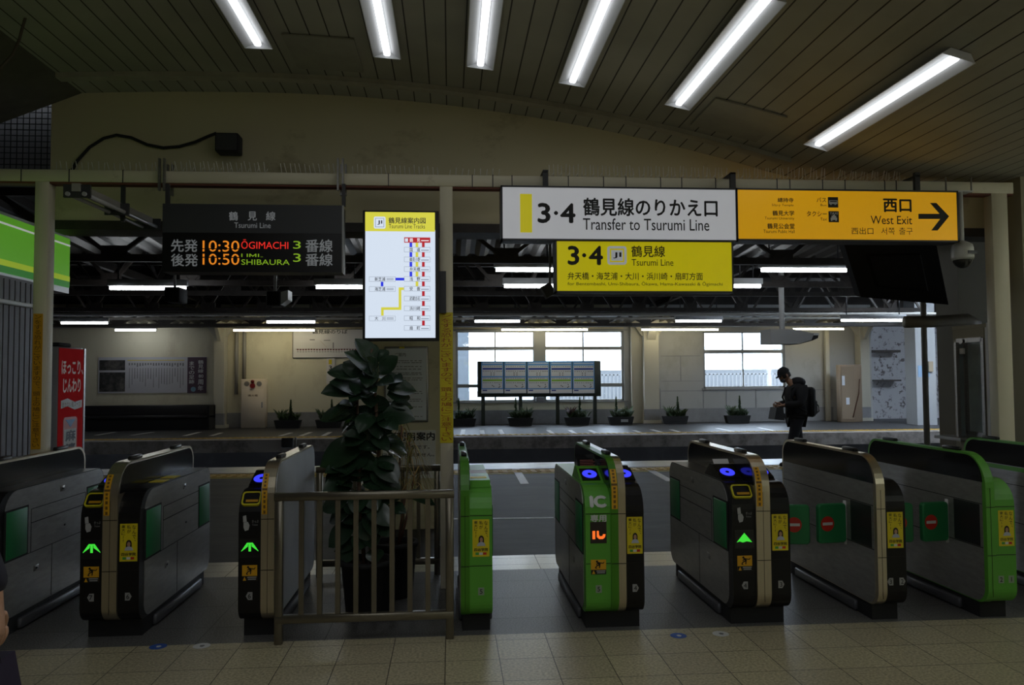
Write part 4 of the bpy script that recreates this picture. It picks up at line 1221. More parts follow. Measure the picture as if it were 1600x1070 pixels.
# route screen on the middle post
Y_R = 5.53
a = at(566.5, 532.5, Y_R); b = at(685.5, 329.5, Y_R)
t = thing('route_screen', 'bright upright screen of Tsurumi Line tracks mounted left of the middle post', 'screen', ((a[0] + b[0]) / 2, Y_R, a[2]))
M().rbox((a[0], Y_R, a[2]), (b[0], Y_R + .10, b[2]), .004, 1).build('bezel', mat('bezel_black', (0.02, 0.02, 0.022), 0.4), t)
M().box((b[0] - .01, Y_R + .06, a[2] + .2), (b[0] + .05, Y_R + .10, a[2] + .5)).build('bracket', dark_metal, t)
Yr = Y_R - .001
px_box(M(), 570.5, 359.5, 680, 528, Yr, .002).build('display_field', glow('screen_white', (0.76, 0.86, 1.0), 0.86), t)
px_box(M(), 570.5, 332, 679.5, 361, Yr - .0005, .002).build('display_header', glow('screen_yellow', (0.80, 0.76, 0.06), 0.80), t)
g_ink = glow('screen_ink', (0.01, 0.01, 0.015), 1.0)
m = M(); Yr2 = Yr - .002
px_text(m, '鶴見線案内図', 607, 340, 665, 349, Yr2, .015); px_text(m, 'Tsurumi Line Tracks', 607.5, 350.5, 664, 356.5, Yr2)
stops = [('鶴　見', 375), ('国　道', 390), ('鶴見小野', 405.3), ('弁天橋', 420.5), ('浅　野', 435.8), ('安　善', 451), ('武蔵白石', 466.3), ('浜川崎', 481.7), ('昭　和', 497), ('扇　町', 512.3)]
bm_ = M(); bm2 = M(); lb = M()
wl_ = M()
for i, (nm, y) in enumerate(stops):
    x0, x1, h = 631.5, 672.3, 3.9
    for (dx, dy) in ((0, 0),):
        px_box(lb, x0, y - h, x1, y + h, Yr - .0012, .001)
        px_box(bm_ if i else bm2, x0 + .5, y - h + .5, x1 - .5, y + h - .5, Yr - .0017, .001)
    (px_text(m, nm, 640, y - 3.1, 656.5, y + 3.1, Yr2 - .0005, .01) if i else px_text(wl_, nm, 640, y - 3.1, 656.5, y + 3.1, Yr2 - .0005, .01))
    px_box(lb if i else wl_, 658, y + .2, 670, y + 1.6, Yr2, .0005)
    px_box(bm_, 632.8, y - 2.7, 637.5, y + 2.7, Yr2, .0005)
for nm, y in (('新芝浦', 436), ('海芝浦', 451.5), ('大　川', 497.5)):
    px_box(lb, 576.7, y - 3.9, 618, y + 3.9, Yr - .0012, .001); px_box(bm_, 577.2, y - 3.4, 617.5, y + 3.4, Yr - .0017, .001)
    px_text(m, nm, 585.5, y - 3, 602, y + 3, Yr2 - .0005, .01); px_box(lb, 604, y - 1.5, 615, y - .5, Yr2, .0005); px_box(lb, 604, y + .5, 615, y + 1.6, Yr2, .0005)
m.build('lettering', g_ink, t)
lb.build('stop_outline', glow('screen_grey', (0.30, 0.34, 0.42), 0.9), t)
bm_.build('stop_box', glow('screen_white', (0.76, 0.86, 1.0), 0.86), t)
wl_.build('white_lettering', glow('screen_pure', (0.9, 0.9, 0.95), 0.9), t)
px_box(bm2, 631.5, 371, 672.3, 379, Yr - .0014, .001); bm2.build('red_stop_box', glow('screen_red', (0.55, 0.01, 0.02), 0.8), t)
m = M()
px_box(m, 659.5, 378, 663.5, 510, Yr - .001, .001)
m.build('red_route', glow('screen_red', (0.55, 0.01, 0.02), 0.8), t)
m = M()
px_box(m, 640, 378, 644, 436, Yr - .001, .001)
px_box(m, 617, 434, 644, 438, Yr - .001, .001); px_box(m, 595, 440.2, 599, 447.2, Yr - .001, .001)
m.build('blue_route', glow('screen_blue', (0.015, 0.03, 0.85), 0.85), t)
m = M()
px_box(m, 649.5, 378, 653.5, 452, Yr - .001, .001)
px_box(m, 623, 449, 631, 453, Yr - .001, .001); px_box(m, 623, 449, 627, 484, Yr - .001, .001); px_box(m, 595.5, 480, 627, 484, Yr - .001, .001); px_box(m, 595.5, 484, 599.5, 493, Yr - .001, .001)
m.build('yellow_route', glow('screen_yellow', (0.80, 0.76, 0.06), 0.80), t)
p = at(584, 357, Yr2); q = at(602.5, 338.5, Yr2); w = q[0] - p[0]
M().prism(rrect(p[0], q[0], p[2], q[2], w * .14, 4), 'Y', Yr2 - .0005, Yr2).build('line_badge', glow('screen_white', (0.76, 0.86, 1.0), 0.86), t)
M().box((p[0] + w * .12, Yr2 - .001, p[2] + w * .12), (q[0] - w * .12, Yr2 - .0005, q[2] - w * .12)).build('badge_ring', glow('screen_grey', (0.30, 0.34, 0.42), 0.9), t)
M().box((p[0] + w * .17, Yr2 - .0015, p[2] + w * .17), (q[0] - w * .17, Yr2 - .001, q[2] - w * .17)).build('badge_field', glow('screen_white', (0.76, 0.86, 1.0), 0.86), t)
put_text(M(), 'JI', p[0] + w * .30, q[0] - w * .28, p[2] + w * .32, q[2] - w * .32, Yr2 - .002, 0.015).build('badge_letters', g_ink, t)

# ------------------------------------------------------------------ bird spikes along the beam
wire_m = mat('spike_wire', (0.75, 0.73, 0.68), 0.4, 0.2)
random.seed(11)
def spike_strip(px0, px1, step, hgt, lab, lean=0.0):
    x0 = at(px0, 270, Y_F)[0]; x1 = at(px1, 270, Y_F)[0]
    t = thing('bird_spike_strip', lab, 'bird spikes', ((x0 + x1) / 2, Y_F + .05, bz1), 'bird spikes on the beam')
    M().box((x0, Y_F + .035, bz1), (x1, Y_F + .065, bz1 + .004)).build('base_strip', dark_metal, t)
    m = M(); x = x0 + .01; k = 0
    while x < x1 - .005:
        dx = lean * .02 + random.uniform(-.004, .004)
        m.cyl((x, Y_F + .05, bz1), (x + dx, Y_F + .05 + (.02, -.02, 0)[k % 3], bz1 + hgt * random.uniform(.9, 1.05)), .0030, n=5)
        if k % 2 == 0 and hgt > .08:
            m.cyl((x, Y_F + .05, bz1), (x + .025, Y_F + .02, bz1 + .03), .0026, n=5)
        x += step; k += 1
    m.build('spikes', wire_m, t)
for px0, px1, step, hgt, lab, lean in (
        (80, 246, .036, .07, 'sparse spikes on the beam left of the departure board clamps', -.4), (264, 415, .032, .085, 'bird spikes on the beam over the departure board', -.7),
        (436, 528, .034, .08, 'bird spikes beside the right clamp of the departure board', -.7), (548, 692, .034, .075, 'bird spikes on the beam above the route screen', -.2),
        (700, 782, .045, .06, 'short bird spikes on the beam just right of the middle post', .3), (858, 1000, .030, .098, 'tall bird spikes over the left half of the white sign', 0),
        (1000, 1145, .030, .098, 'tall bird spikes over the right half of the white sign', 0.1), (1156, 1296, .029, .10, 'tall bird spikes over the left half of the orange sign', .1), (1306, 1414, .029, .085, 'bird spikes over the arrow end of the orange sign', .5)):
    spike_strip(px0, px1, step, hgt, lab, lean)
m = M()
for px in (33, 108, 192, 607, 738, 770, 800, 888, 943, 978, 1032, 1065, 1118, 1214, 1234, 1285, 1320, 1382, 1400):
    x = at(px, 280, Y_F)[0]
    m.box((x - .003, Y_F - .003, bz0 - .004), (x + .003, Y_F, bz1 + .003)); m.box((x - .003, Y_F - .003, bz1), (x + .003, Y_F + .103, bz1 + .003))
tag(m.build('cable_ties', dark_metal), 'dark wire ties wrapped round the beige beam', 'wire ties')

# loudspeaker and cable on the bulkhead
a = at(335, 236, Y_B - .16); b = at(372, 207, Y_B - .16)
t = thing('loudspeaker', 'black box loudspeaker high on the cream bulkhead wall', 'loudspeaker', ((a[0] + b[0]) / 2, Y_B, a[2]))
M().rbox((a[0], Y_B - .16, a[2]), (b[0], Y_B - .02, b[2]), .012, 2).build('cabinet', black_matt, t)
M().box((a[0] + .012, Y_B - .163, a[2] + .012), (b[0] - .012, Y_B - .158, b[2] - .012)).build('grille', dark_metal, t)
M().box(((a[0] + b[0]) / 2 - .02, Y_B - .03, a[2] + .03), ((a[0] + b[0]) / 2 + .02, Y_B + .005, b[2] + .015)).build('wall_bracket', dark_metal, t)
pts = [at(px, py, Y_B - .02) for px, py in ((112, 268), (120, 252), (140, 230), (162, 216), (182, 211), (205, 215), (230, 226), (255, 231), (280, 229), (305, 222), (325, 213), (338, 208))]
tag(M().tube(pts, .012, 8).build('speaker_cable', black_matt), 'thick black cable snaking over the cream wall to the loudspeaker', 'cable')

# ------------------------------------------------------------------ cream pillar with notices behind the plants
Y_PL = 7.85
pl0 = at(570, 700, Y_PL)[0]; pl1 = at(689.5, 700, Y_PL)[0]
struct('column_pillar', M().box((pl0, Y_PL, 0), (pl1, Y_PL + .6, 4.2)), cream_wall, label='cream concrete pillar behind the plants')
a = at(600, 660, Y_PL - .03); b = at(669, 541, Y_PL - .03)
t = thing('notice_case', 'aluminium framed notice with fine print on the cream pillar', 'notice', ((a[0] + b[0]) / 2, Y_PL, a[2]))
M().rbox((a[0], Y_PL - .03, a[2]), (b[0], Y_PL, b[2]), .01, 2).build('frame', steel, t)
M().box((a[0] + .02, Y_PL - .033, a[2] + .02), (b[0] - .02, Y_PL - .03, b[2] - .02)).build('sheet', mat('notice_sheet', (0.68, 0.70, 0.74), 0.35), t)
m = M(); px_text(m, 'ご案内', 617, 551, 634, 557, Y_PL - .035, .01)
random.seed(3)
for y in (563, 566, 572, 576, 582, 584.5, 590, 593, 611, 614, 623, 626, 635, 650):
    x = 606
    while x < 658:
        w_ = random.uniform(2, 6); px_box(m, x, y, min(x + w_, 660), y + 1.1, Y_PL - .035, .001); x += w_ + random.choice((.6, .8, 2.5))
m.build('print', ink_grey, t)
px_box(M(), 624, 541.5, 632, 544.5, Y_PL - .034, .002).build('yellow_tab', paper_yellow, t)
a = at(598, 748, Y_PL - .012); b = at(680.5, 672, Y_PL - .012)
t = thing('guidance_notice', 'white notice with bold black heading low on the cream pillar', 'notice', ((a[0] + b[0]) / 2, Y_PL, a[2]))
M().box((a[0], Y_PL - .012, a[2]), (b[0], Y_PL, b[2])).build('sheet', mat('notice_white', (0.72, 0.71, 0.68), 0.5), t)
m = M(); px_text(m, 'ご利用案内', 606, 674.5, 679.5, 689, Y_PL - .014, .03); px_text(m, '片道駅です。', 625, 695, 671, 702, Y_PL - .014, .015); px_text(m, '口から出られません。', 597, 707, 678.5, 714, Y_PL - .014, .015); px_text(m, '改札口長', 636, 736, 670, 742, Y_PL - .014, .015)
m.build('lettering', ink, t)

# ------------------------------------------------------------------ left: shop sign, kiosk wall, drinks machine, unlit lamp
XS = -3.23
ya = atx(112, 420, XS)[1]
zt = atx(112, 369, XS)[2]; zb = atx(112, 459, XS)[2]
t = thing('shop_sign', 'green lit shop sign with white and lime stripes at the left', 'shop sign', (XS, 5.4, zb))
y0 = 3.6
M().box((XS - .14, y0, zb), (XS - .02, ya, zt)).build('case', mat('sign_alloy', (0.45, 0.45, 0.47), 0.3, 0.5), t)
def stripes(v0, v1, nm, mt, off):
    h = zt - zb
    M().box((XS - .02, y0 + .01, zb + h * v0), (XS - .02 + off, ya - .006, zb + h * v1)).build(nm, mt, t)
stripes(.10, .95, 'green_face', mat('lit_green', (0.13, 0.42, 0.03), 0.18, emit=0.42), .006)
stripes(.10, .235, 'dark_green_band', mat('lit_dark_green', (0.035, 0.22, 0.03), 0.18, emit=0.40), .0075)
stripes(.205, .295, 'lime_band', mat('lit_lime', (0.42, 0.58, 0.03), 0.18, emit=0.42), .009)
stripes(.815, .845, 'white_line', mat('lit_white', (0.7, 0.72, 0.7), 0.2, emit=0.38), .009)
kx = at(77, 560, 6.26)[0]
t = thing('kiosk_wall', 'ribbed grey kiosk wall under the green shop sign', 'kiosk', (kx, 5, 0))
m = M().box((kx - .6, 3.2, 0), (kx - .02, 6.26, zb - .01))
y = 3.2
while y < 6.24:
    m.box((kx - .02, y, 0.1), (kx - .008, y + .055, zb - .03)); y += .07
m.build('ribbed_shutter', mat('shutter_grey', (0.11, 0.10, 0.10), 0.55, 0.0, var=0.1), t)
M().box((kx - .03, 6.22, 0), (kx + .012, 6.27, zb)).build('corner_post', grey_paint, t)
M().rbox((kx - .03, 3.2, 2.02), (kx + .02, 6.2, 2.05), .005, 1).build('sign_ledge', white_paint, t)

XV, YV0, YV1 = -3.2, 6.703, 7.167
zr = atx(92, 541, XV)[2]
t = thing('drinks_machine', 'vending machine with a red soup advert on its side, beyond the kiosk', 'vending machine', (XV - .3, 6.93, 0))
M().rbox((XV - .6, YV0, 0), (XV, YV1, zr), .008, 1).build('cabinet', mat('machine_grey', (0.34, 0.34, 0.36), 0.4, 0.2), t)
M().rbox((XV - .5, YV0 + .05, zr), (XV - .02, YV1 - .2, zr + .035), .015, 2).build('top_cap', black_matt, t)
M().box((XV, YV1 - .03, .3), (XV + .008, YV1, zr - .004)).build('edge_trim', steel, t)


def side_on(m):
    """turn a mesh drawn facing -y (x to the right from 0) onto the machine's side that faces +x"""
    m.v = [(XV - y, YV0 + x, z) for x, y, z in m.v]
    return m


Wv = YV1 - YV0 - .035
Zv = lambda py: atx(112, py, XV)[2]
pan = side_on(M().box((.0, -.004, 0.35), (Wv, 0, zr - .012))).build('advert_panel', mat('advert_red', (0.36, 0.018, 0.02), 0.6, var=0.15, scale=3, emit=0.12, spec=0.0), t)
m = M(); put_text(m, 'ほっこり、', .04, Wv - .01, Zv(585), Zv(563), -.006, .03); put_text(m, 'じんわり', .07, Wv - .05, Zv(613), Zv(591), -.006, .03); side_on(m).build('lettering', mat('advert_white', (0.62, 0.58, 0.55), 0.6, emit=0.10, spec=0.0), pan)
m = M().prism([(.04, Zv(637)), (.15, Zv(634)), (.28, Zv(640)), (Wv - .02, Zv(637)), (Wv - .02, Zv(625)), (.28, Zv(628)), (.15, Zv(622)), (.04, Zv(625))], 'Y', -.006, -.005); side_on(m).build('ribbon', mat('advert_cream', (0.52, 0.46, 0.38), 0.4), pan)
m = M(); put_text(m, 'まかない風スープ', .06, Wv - .05, Zv(636), Zv(627), -.007); side_on(m).build('ribbon_lettering', mat('brown_ink', (0.16, 0.08, 0.01), 0.5), pan)
cx = Wv * .47; cz1 = Zv(651)
cn = side_on(M().prism(rrect(cx - .12, cx + .12, .62, cz1, .03, 4), 'Y', -.008, -.004)).build('soup_can', mat('can_red', (0.50, 0.10, 0.05), 0.35), pan)
side_on(M().prism([(cx - .085, cz1 - .02), (cx, cz1 - .085), (cx + .085, cz1 - .02)], 'Y', -.010, -.008)).build('can_badge', mat('can_blue', (0.10, 0.20, 0.38), 0.4), cn)
side_on(M().box((cx - .105, -.0095, .64), (cx + .105, -.008, cz1 - .10))).build('can_label', mat('advert_cream', (0.52, 0.46, 0.38), 0.4), cn)
m = M(); v_text(m, '麻婆', cx - .09, cx + .09, cz1 - .32, cz1 - .10, -.011, .04); side_on(m).build('can_lettering', ink, cn)

p0 = at(118, 300, 5.0); p1 = at(236, 353, 6.08)
t = thing('unlit_lamp', 'unlit twin tube lamp fitting slanting under the roof at the upper left', 'lamp', ((p0[0] + p1[0]) / 2, 5.5, p1[2]))
p0, p1 = np.array(p0), np.array(p1)
M().bar(p0 + (0, 0, .03), p1 + (0, 0, .03), .05, .05).build('batten', pipe_m, t)
m = M()
for o in (-.05, .05):
    m.cyl(p0 + (o, 0, -.01), p1 + (o, 0, -.01), .014, n=8)
m.build('tubes', mat('dead_tube', (0.40, 0.40, 0.40), 0.25), t)
m = M()
for u in (0.02, .5, .98):
    c = p0 + (p1 - p0) * u; m.box(c + np.array((-.08, -.01, -.03)), c + np.array((.08, .01, .05)))
m.build('end_holder', dark_metal, t)
m = M(); m.bar((p1[0], p1[1] - .05, p1[2] + .04), (p1[0], Y_B + .002, p1[2] + .04), .03); m.bar((p0[0] + .01, Y_F + .05, p0[2] - .05), (p0[0] + .01, Y_F + .05, bz0 + .002), .025); m.build('bracket', dark_metal, t)

# ------------------------------------------------------------------ right: booth, duct, dome camera, monitor
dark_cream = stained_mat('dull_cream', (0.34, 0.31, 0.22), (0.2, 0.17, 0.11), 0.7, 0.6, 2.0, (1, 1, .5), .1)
bxx = 4.27
struct('wall_right', M().box((4.42, 5.7, 0), (18, 5.9, 5.0)).box((6.0, -8, 0), (6.2, 5.8, 4.0)), dark_cream, label='dark wall right of the gates, extended out of view to block sky light')  # long unseen reach to the right added to keep sky light out
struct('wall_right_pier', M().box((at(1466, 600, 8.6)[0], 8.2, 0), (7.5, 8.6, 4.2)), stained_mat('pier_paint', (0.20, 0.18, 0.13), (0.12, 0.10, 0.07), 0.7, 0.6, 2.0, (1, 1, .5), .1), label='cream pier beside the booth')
# booth (staff room) with side windows
Yb0, Yb1 = 6.2, 6.66
Xb = at(1546, 600, Yb0)[0]
zb1 = at(1546, 505, Yb0)[2]
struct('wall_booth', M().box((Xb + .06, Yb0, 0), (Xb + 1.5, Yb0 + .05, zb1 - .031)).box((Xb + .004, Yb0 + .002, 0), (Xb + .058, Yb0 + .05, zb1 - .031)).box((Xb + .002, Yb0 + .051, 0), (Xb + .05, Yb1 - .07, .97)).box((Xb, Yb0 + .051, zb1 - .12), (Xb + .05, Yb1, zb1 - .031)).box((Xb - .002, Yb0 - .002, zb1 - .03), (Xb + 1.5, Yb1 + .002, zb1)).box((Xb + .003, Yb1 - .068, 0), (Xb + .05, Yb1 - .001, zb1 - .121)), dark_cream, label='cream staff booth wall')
struct('trim_booth', M().box((Xb - .012, Yb0 - .012, 0), (Xb + .02, Yb0 + .001, zb1 + .005)).box((Xb - .0115, Yb0 + .0015, 0), (Xb + .0035, Yb0 + .02, zb1 - .032)), white_paint, label='pale corner strip of the booth')
w = M()
for y in (Yb0 + .05, Yb0 + .28):
    w.box((Xb - .01, y, .98), (Xb + .04, y + .035, zb1 - .12))
w.box((Xb - .01, Yb0 + .07, .96), (Xb + .05, Yb0 + .40, 1.0)).box((Xb - .01, Yb0 + .07, zb1 - .15), (Xb + .05, Yb0 + .40, zb1 - .11))
ws = struct('window_4', w, steel, label='aluminium booth window')
M().box((Xb + .012, Yb0 + .09, 1.0), (Xb + .018, Yb0 + .38, zb1 - .15)).build('pane', mat('milky_glass', (0.34, 0.40, 0.42), 0.12, var=0.2, scale=3), ws)
M().box((Xb - .20, Yb0 + .1, .93), (Xb + .02, Yb0 + .46, .955)).build('counter_shelf', steel, ws)
p = at(1496, 600, 6.9)
t = thing('swing_window', 'open pale window leaf standing out from the staff booth', 'window leaf', (Xb, 6.75, 1.0))
a_ = np.array((Xb - .015, 6.515)); b_ = np.array((Xb - .10, atx(1496, 600, Xb - .10)[1]))
d = b_ - a_; n_ = np.array((-d[1], d[0])) / np.linalg.norm(d) * .012
V = []
for q in (a_ - n_, b_ - n_, b_ + n_, a_ + n_):
    V.append((*q, 0.96))
for q in (a_ - n_, b_ - n_, b_ + n_, a_ + n_):
    V.append((*q, zb1 - .16))
M().add(V, [(3, 2, 1, 0), (4, 5, 6, 7), (0, 1, 5, 4), (1, 2, 6, 5), (2, 3, 7, 6), (3, 0, 4, 7)]).build('pane', mat('milky_glass', (0.34, 0.40, 0.42), 0.12, var=0.2, scale=3), t)
m = M()
for q in (a_, b_):
    m.box((q[0] - .014, q[1] - .014, .95), (q[0] + .014, q[1] + .014, zb1 - .15))
m.build('stile', steel, t)
M().rbox((b_[0] + .01, b_[1] - .06, zb1 - .25), (b_[0] + .04, b_[1] - .02, zb1 - .20), .004, 1).build('latch', white_paint, t)
# duct
Yd = 6.95
p = at(1416, 503, Yd); q = at(1530, 497, Yd)
tag(M().tube([(p[0] - .01, Yd, p[2]), (p[0] + .3, Yd, p[2] + .004), (q[0] - .12, Yd, q[2] - .01), (q[0] - .02, Yd + .03, q[2] - .05), (q[0], Yd + .1, q[2] - .12)], [.055, .055, .055, .055, .055], 14).build('air_duct', mat('duct_paint', (0.20, 0.18, 0.14), 0.5, 0.1, var=0.15)), 'round beige air duct crossing above the staff booth window', 'duct')
pp = at(1446, 600, 9.2)
tag(M().cyl((pp[0], 9.2, 0), (pp[0], 9.2, 4.0), .034, n=12).build('steel_pole', pipe_m), 'thin upright pole in front of the blue-white columns', 'pole')
# dome camera
Yc = 5.56
t = thing('dome_camera', 'silver dome security camera on a drop pole by the exit sign', 'camera', at(1504, 420, Yc))
cx, cz = at(1504, 400, Yc)[0], at(1504, 400, Yc)[2]
zt_ = at(1504, 300, Yc)[2]
M().cyl((cx - .004, Yc, cz + .07), (cx - .004, Yc, zt_), .018, n=14).build('drop_pole', white_paint, t)
M().box((cx - .09, Yc - .02, zt_), (cx + .09, Yc + .15, zt_ + .008)).build('mount_plate', white_paint, t)
M().lathe([(.014, .115), (.036, .105), (.068, .085), (.076, .055), (.078, -.012), (.073, -.03), (.001, -.031)][::-1], (cx, Yc, cz), 26).build('housing', mat('camera_silver', (0.60, 0.59, 0.56), 0.35, 0.1), t)
M().ball((cx, Yc, cz - .02), (.067, .067, .072), 20, 12).build('dome', mat('smoked_dome', (0.03, 0.028, 0.025), 0.08), t)
M().box((cx - .01, Yc - .082, cz + .008), (cx + .06, Yc - .066, cz + .03)).build('maker_plate', ink_grey, t)
M().cyl((cx + .10, Yc + .02, zt_), (cx + .10, Yc + .02, zt_ + .12), .006, n=6).cyl((cx - .10, Yc + .02, zt_), (cx - .10, Yc + .02, zt_ + .12), .006, n=6).build('hanger_bolt', pipe_m, t)
# big monitor seen from behind, tilted
t = thing('hanging_monitor', 'large black monitor hanging tilted beneath the exit sign', 'monitor', at(1400, 475, 6.5))
c = [at(1318, 379, 6.4), at(1462, 377, 6.45), at(1482, 476, 6.6), at(1345, 464, 6.55)]
c = [np.array(v) for v in c]
nv = np.cross(c[1] - c[0], c[3] - c[0]); nv /= np.linalg.norm(nv)
if nv[1] < 0: nv = -nv
c2 = [v + nv * .09 for v in c]
M().add([tuple(v) for v in c + c2], [(0, 1, 2, 3), (7, 6, 5, 4), (0, 4, 5, 1), (1, 5, 6, 2), (2, 6, 7, 3), (3, 7, 4, 0)]).build('cabinet', mat('monitor_black', (0.004, 0.004, 0.0045), 0.6, spec=0.1), t)
ce = sum(c) / 4
ins = [ce + (v - ce) * .55 - nv * .02 for v in c]; ins2 = [ce + (v - ce) * .62 + nv * .004 for v in c]
M().add([tuple(v) for v in ins + ins2], [(0, 1, 2, 3), (4, 5, 1, 0), (5, 6, 2, 1), (6, 7, 3, 2), (7, 4, 0, 3)]).build('rear_cover', mat('monitor_black', (0.004, 0.004, 0.0045), 0.6, spec=0.1), t)
M().bar(tuple((c[0] + c[1]) / 2 + nv * .05), tuple((c[0] + c[1]) / 2 + nv * .05 + np.array((0, 0, .35))), .06).build('hanger', dark_metal, t)
m = M()
for u in (.3, .4, .5, .62, .7):
    q0 = c[3] + (c[2] - c[3]) * u; m.tube([q0 - nv * .02 + (0, 0, .5), q0 - nv * .06 + (.03, 0, .3), q0 - nv * .03 + (0, 0, .1)], .006, 6)
m.build('cables', black, t)

# ------------------------------------------------------------------ far wall with windows
Y_W = 24.5
WZ = 3.75
wx = lambda px, py=570: at(px, py, Y_W)[0]
wz = lambda py, px=850: at(px, py, Y_W)[2]
A0, A1 = wx(712), wx(975)
za0, za1 = wz(627), wz(517)
B0, B1 = wx(1099), wx(1227)
zb0_, zb1_ = wz(606, 1160), wz(518, 1160)
XL, XR = wx(-60), wx(1362)
mid0, mid1 = wx(837), wx(850)
m = M()
m.box((XL, Y_W, 0), (A0, Y_W + .25, WZ)).box((A0, Y_W, 0), (A1, Y_W + .25, za0)).box((A0, Y_W, za1), (A1, Y_W + .25, WZ)).box((mid0, Y_W, za0), (mid1, Y_W + .25, za1))
struct('wall_back', m, far_wall, label='old cream wall of the far platform')
m = M()
m.box((A1, Y_W, 0), (B0, Y_W + .25, WZ)).box((B0, Y_W, 0), (B1, Y_W + .25, zb0_)).box((B0, Y_W, zb1_), (B1, Y_W + .25, WZ)).box((B1, Y_W, 0), (XR, Y_W + .25, WZ))
struct('wall_back_right', m, stained_mat('grey_white_paint', (0.44, 0.44, 0.43), (0.34, 0.33, 0.30), 0.75, 0.5, 0.8, (1, 1, .6), .08), label='greyish white wall of the far platform right of the poster stand')
m = M().box((XL, Y_W - .015, 0), (wx(1300), Y_W, .44))
struct('baseboard_back', m, skirt_m, label='grey painted base of the far wall')
m = M()
for px in (1031, 1098, 1134, 1180, 1228):
    m.box((wx(px) - .012, Y_W - .012, .44), (wx(px) + .012, Y_W, zb0_))
m.box((wx(1031), Y_W - .012, zb0_ - .09), (wx(1300), Y_W, zb0_ - .07)).box((wx(1033), Y_W - .012, 1.30), (wx(1098), Y_W, 1.315)).box((wx(1033), Y_W - .012, 2.1), (wx(1095), Y_W, 2.115)).box((wx(1063), Y_W - .012, 1.32), (wx(1064), Y_W, 2.1))
struct('trim_wall_joints', m, skirt_m, label='dark board joints on the far wall')
win_alloy = mat('window_alloy', (0.32, 0.32, 0.31), 0.4, 0.3)


def window(nm, x0, x1, z0, z1, mull, trans, lab):
    m = M(); w = .07
    m.box((x0, Y_W + .05, z0), (x0 + w, Y_W + .15, z1)).box((x1 - w, Y_W + .05, z0), (x1, Y_W + .15, z1)).box((x0, Y_W + .05, z0), (x1, Y_W + .15, z0 + w * .8)).box((x0, Y_W + .05, z1 - w * .6), (x1, Y_W + .15, z1))
    for x in mull:
        m.box((x - .022, Y_W + .06, z0), (x + .022, Y_W + .14, z1))
    for z, h in trans:
        m.box((x0, Y_W + .04, z - h), (x1, Y_W + .16, z + h))
    o = struct(nm, m, win_alloy, label=lab)
    M().box((x0 + .01, Y_W + .098, z0 + .01), (x1 - .01, Y_W + .102, z1 - .01)).build('pane', glass, o)


TA = ((wz(544), .055), (wz(602), .055))
window('window_1', A0, mid0, za0, za1, (wx(774),), TA, 'window left of the poster stand')
window('window_2', mid1, A1, za0, za1, (wx(912),), TA, 'window right of the first on the far wall')
window('window_3', B0, B1, zb0_, zb1_, (wx(1162),), ((wz(549, 1160), .06),), 'window behind the person')
M_ = M().box((mid0 - .06, Y_W - .03, za0), (mid1 + .06, Y_W, za1 + .03)).box((A0 - .12, Y_W - .03, za1), (A1 + .12, Y_W, za1 + .06)).box((A0 - .12, Y_W - .04, za0 - .04), (A1 + .12, Y_W, za0)).box((B0 - .06, Y_W - .04, zb0_ - .05), (B1 + .06, Y_W, zb0_))
struct('trim_windows', M_, win_alloy, label='sills and heads of the far windows')

# far columns with gusset brackets
colw = stained_mat('white_column_paint', (0.56, 0.53, 0.44), (0.36, 0.32, 0.24), 0.7, 0.6, 2.5, (1, 1, .5), .1)
def far_column(nm, pa, pb, lab, Y=24.1, top=3.6):
    xa, xb = at(pa, 600, Y)[0], at(pb, 600, Y)[0]
    m = M().box((xa, Y, 0.05), (xb, Y + .35, top)).box((xa - .05, Y - .03, 0), (xb + .05, Y + .38, .10))
    m.prism([(xa, 2.7), (xa, top), (xa - .55, top), (xa - .3, 3.1)], 'Y', Y + .1, Y + .2).prism([(xb, 2.7), (xb, top), (xb + .55, top), (xb + .3, 3.1)], 'Y', Y + .1, Y + .2)
    m.prism([(Y, 2.6), (Y, top), (Y - .7, top), (Y - .4, 3.05)], 'X', xa + .1, xb - .1)
    o = struct(nm, m, colw, label=lab)
    r = M(); k = 0
    for z in np.arange(2.0, 2.7, .12):
        for x in (xa + .07, xb - .07):
            r.cyl((x, Y + .002, z), (x, Y - .012, z), .018, n=8)
    r.build('rivets', colw, o)
    M().box((xa - .002, Y - .002, .05), (xb + .002, Y + .1, .44)).build('painted_foot', skirt_m, o)


far_column('column_4', 334, 350, 'built-up white column by the history poster')
far_column('column_5', 1007, 1030, 'built-up white column right of the poster stand')
far_column('column_6', 1346, 1360, 'white column beside the tan cabinet')
struct('trim_pipe_box', M().box((wx(985), Y_W - .15, 0), (wx(1003), Y_W, 3.4)).box((wx(1286), Y_W - .2, 0), (wx(1292), Y_W - .08, 3.2)), colw, label='pale boxed pipe on the far wall')
for px, lab in ((371, 'thin drain pipe left of the white fire cabinet, on the far wall'), (383, 'thin drain pipe directly above the white fire cabinet')):
    tag(M().cyl((wx(px), Y_W - .10, 1.0 if px < 375 else 1.45), (wx(px), Y_W - .10, 3.2), .055, n=10).build('drain_pipe', pipe_m), lab, 'pipe', 'drain pipes on the far wall')
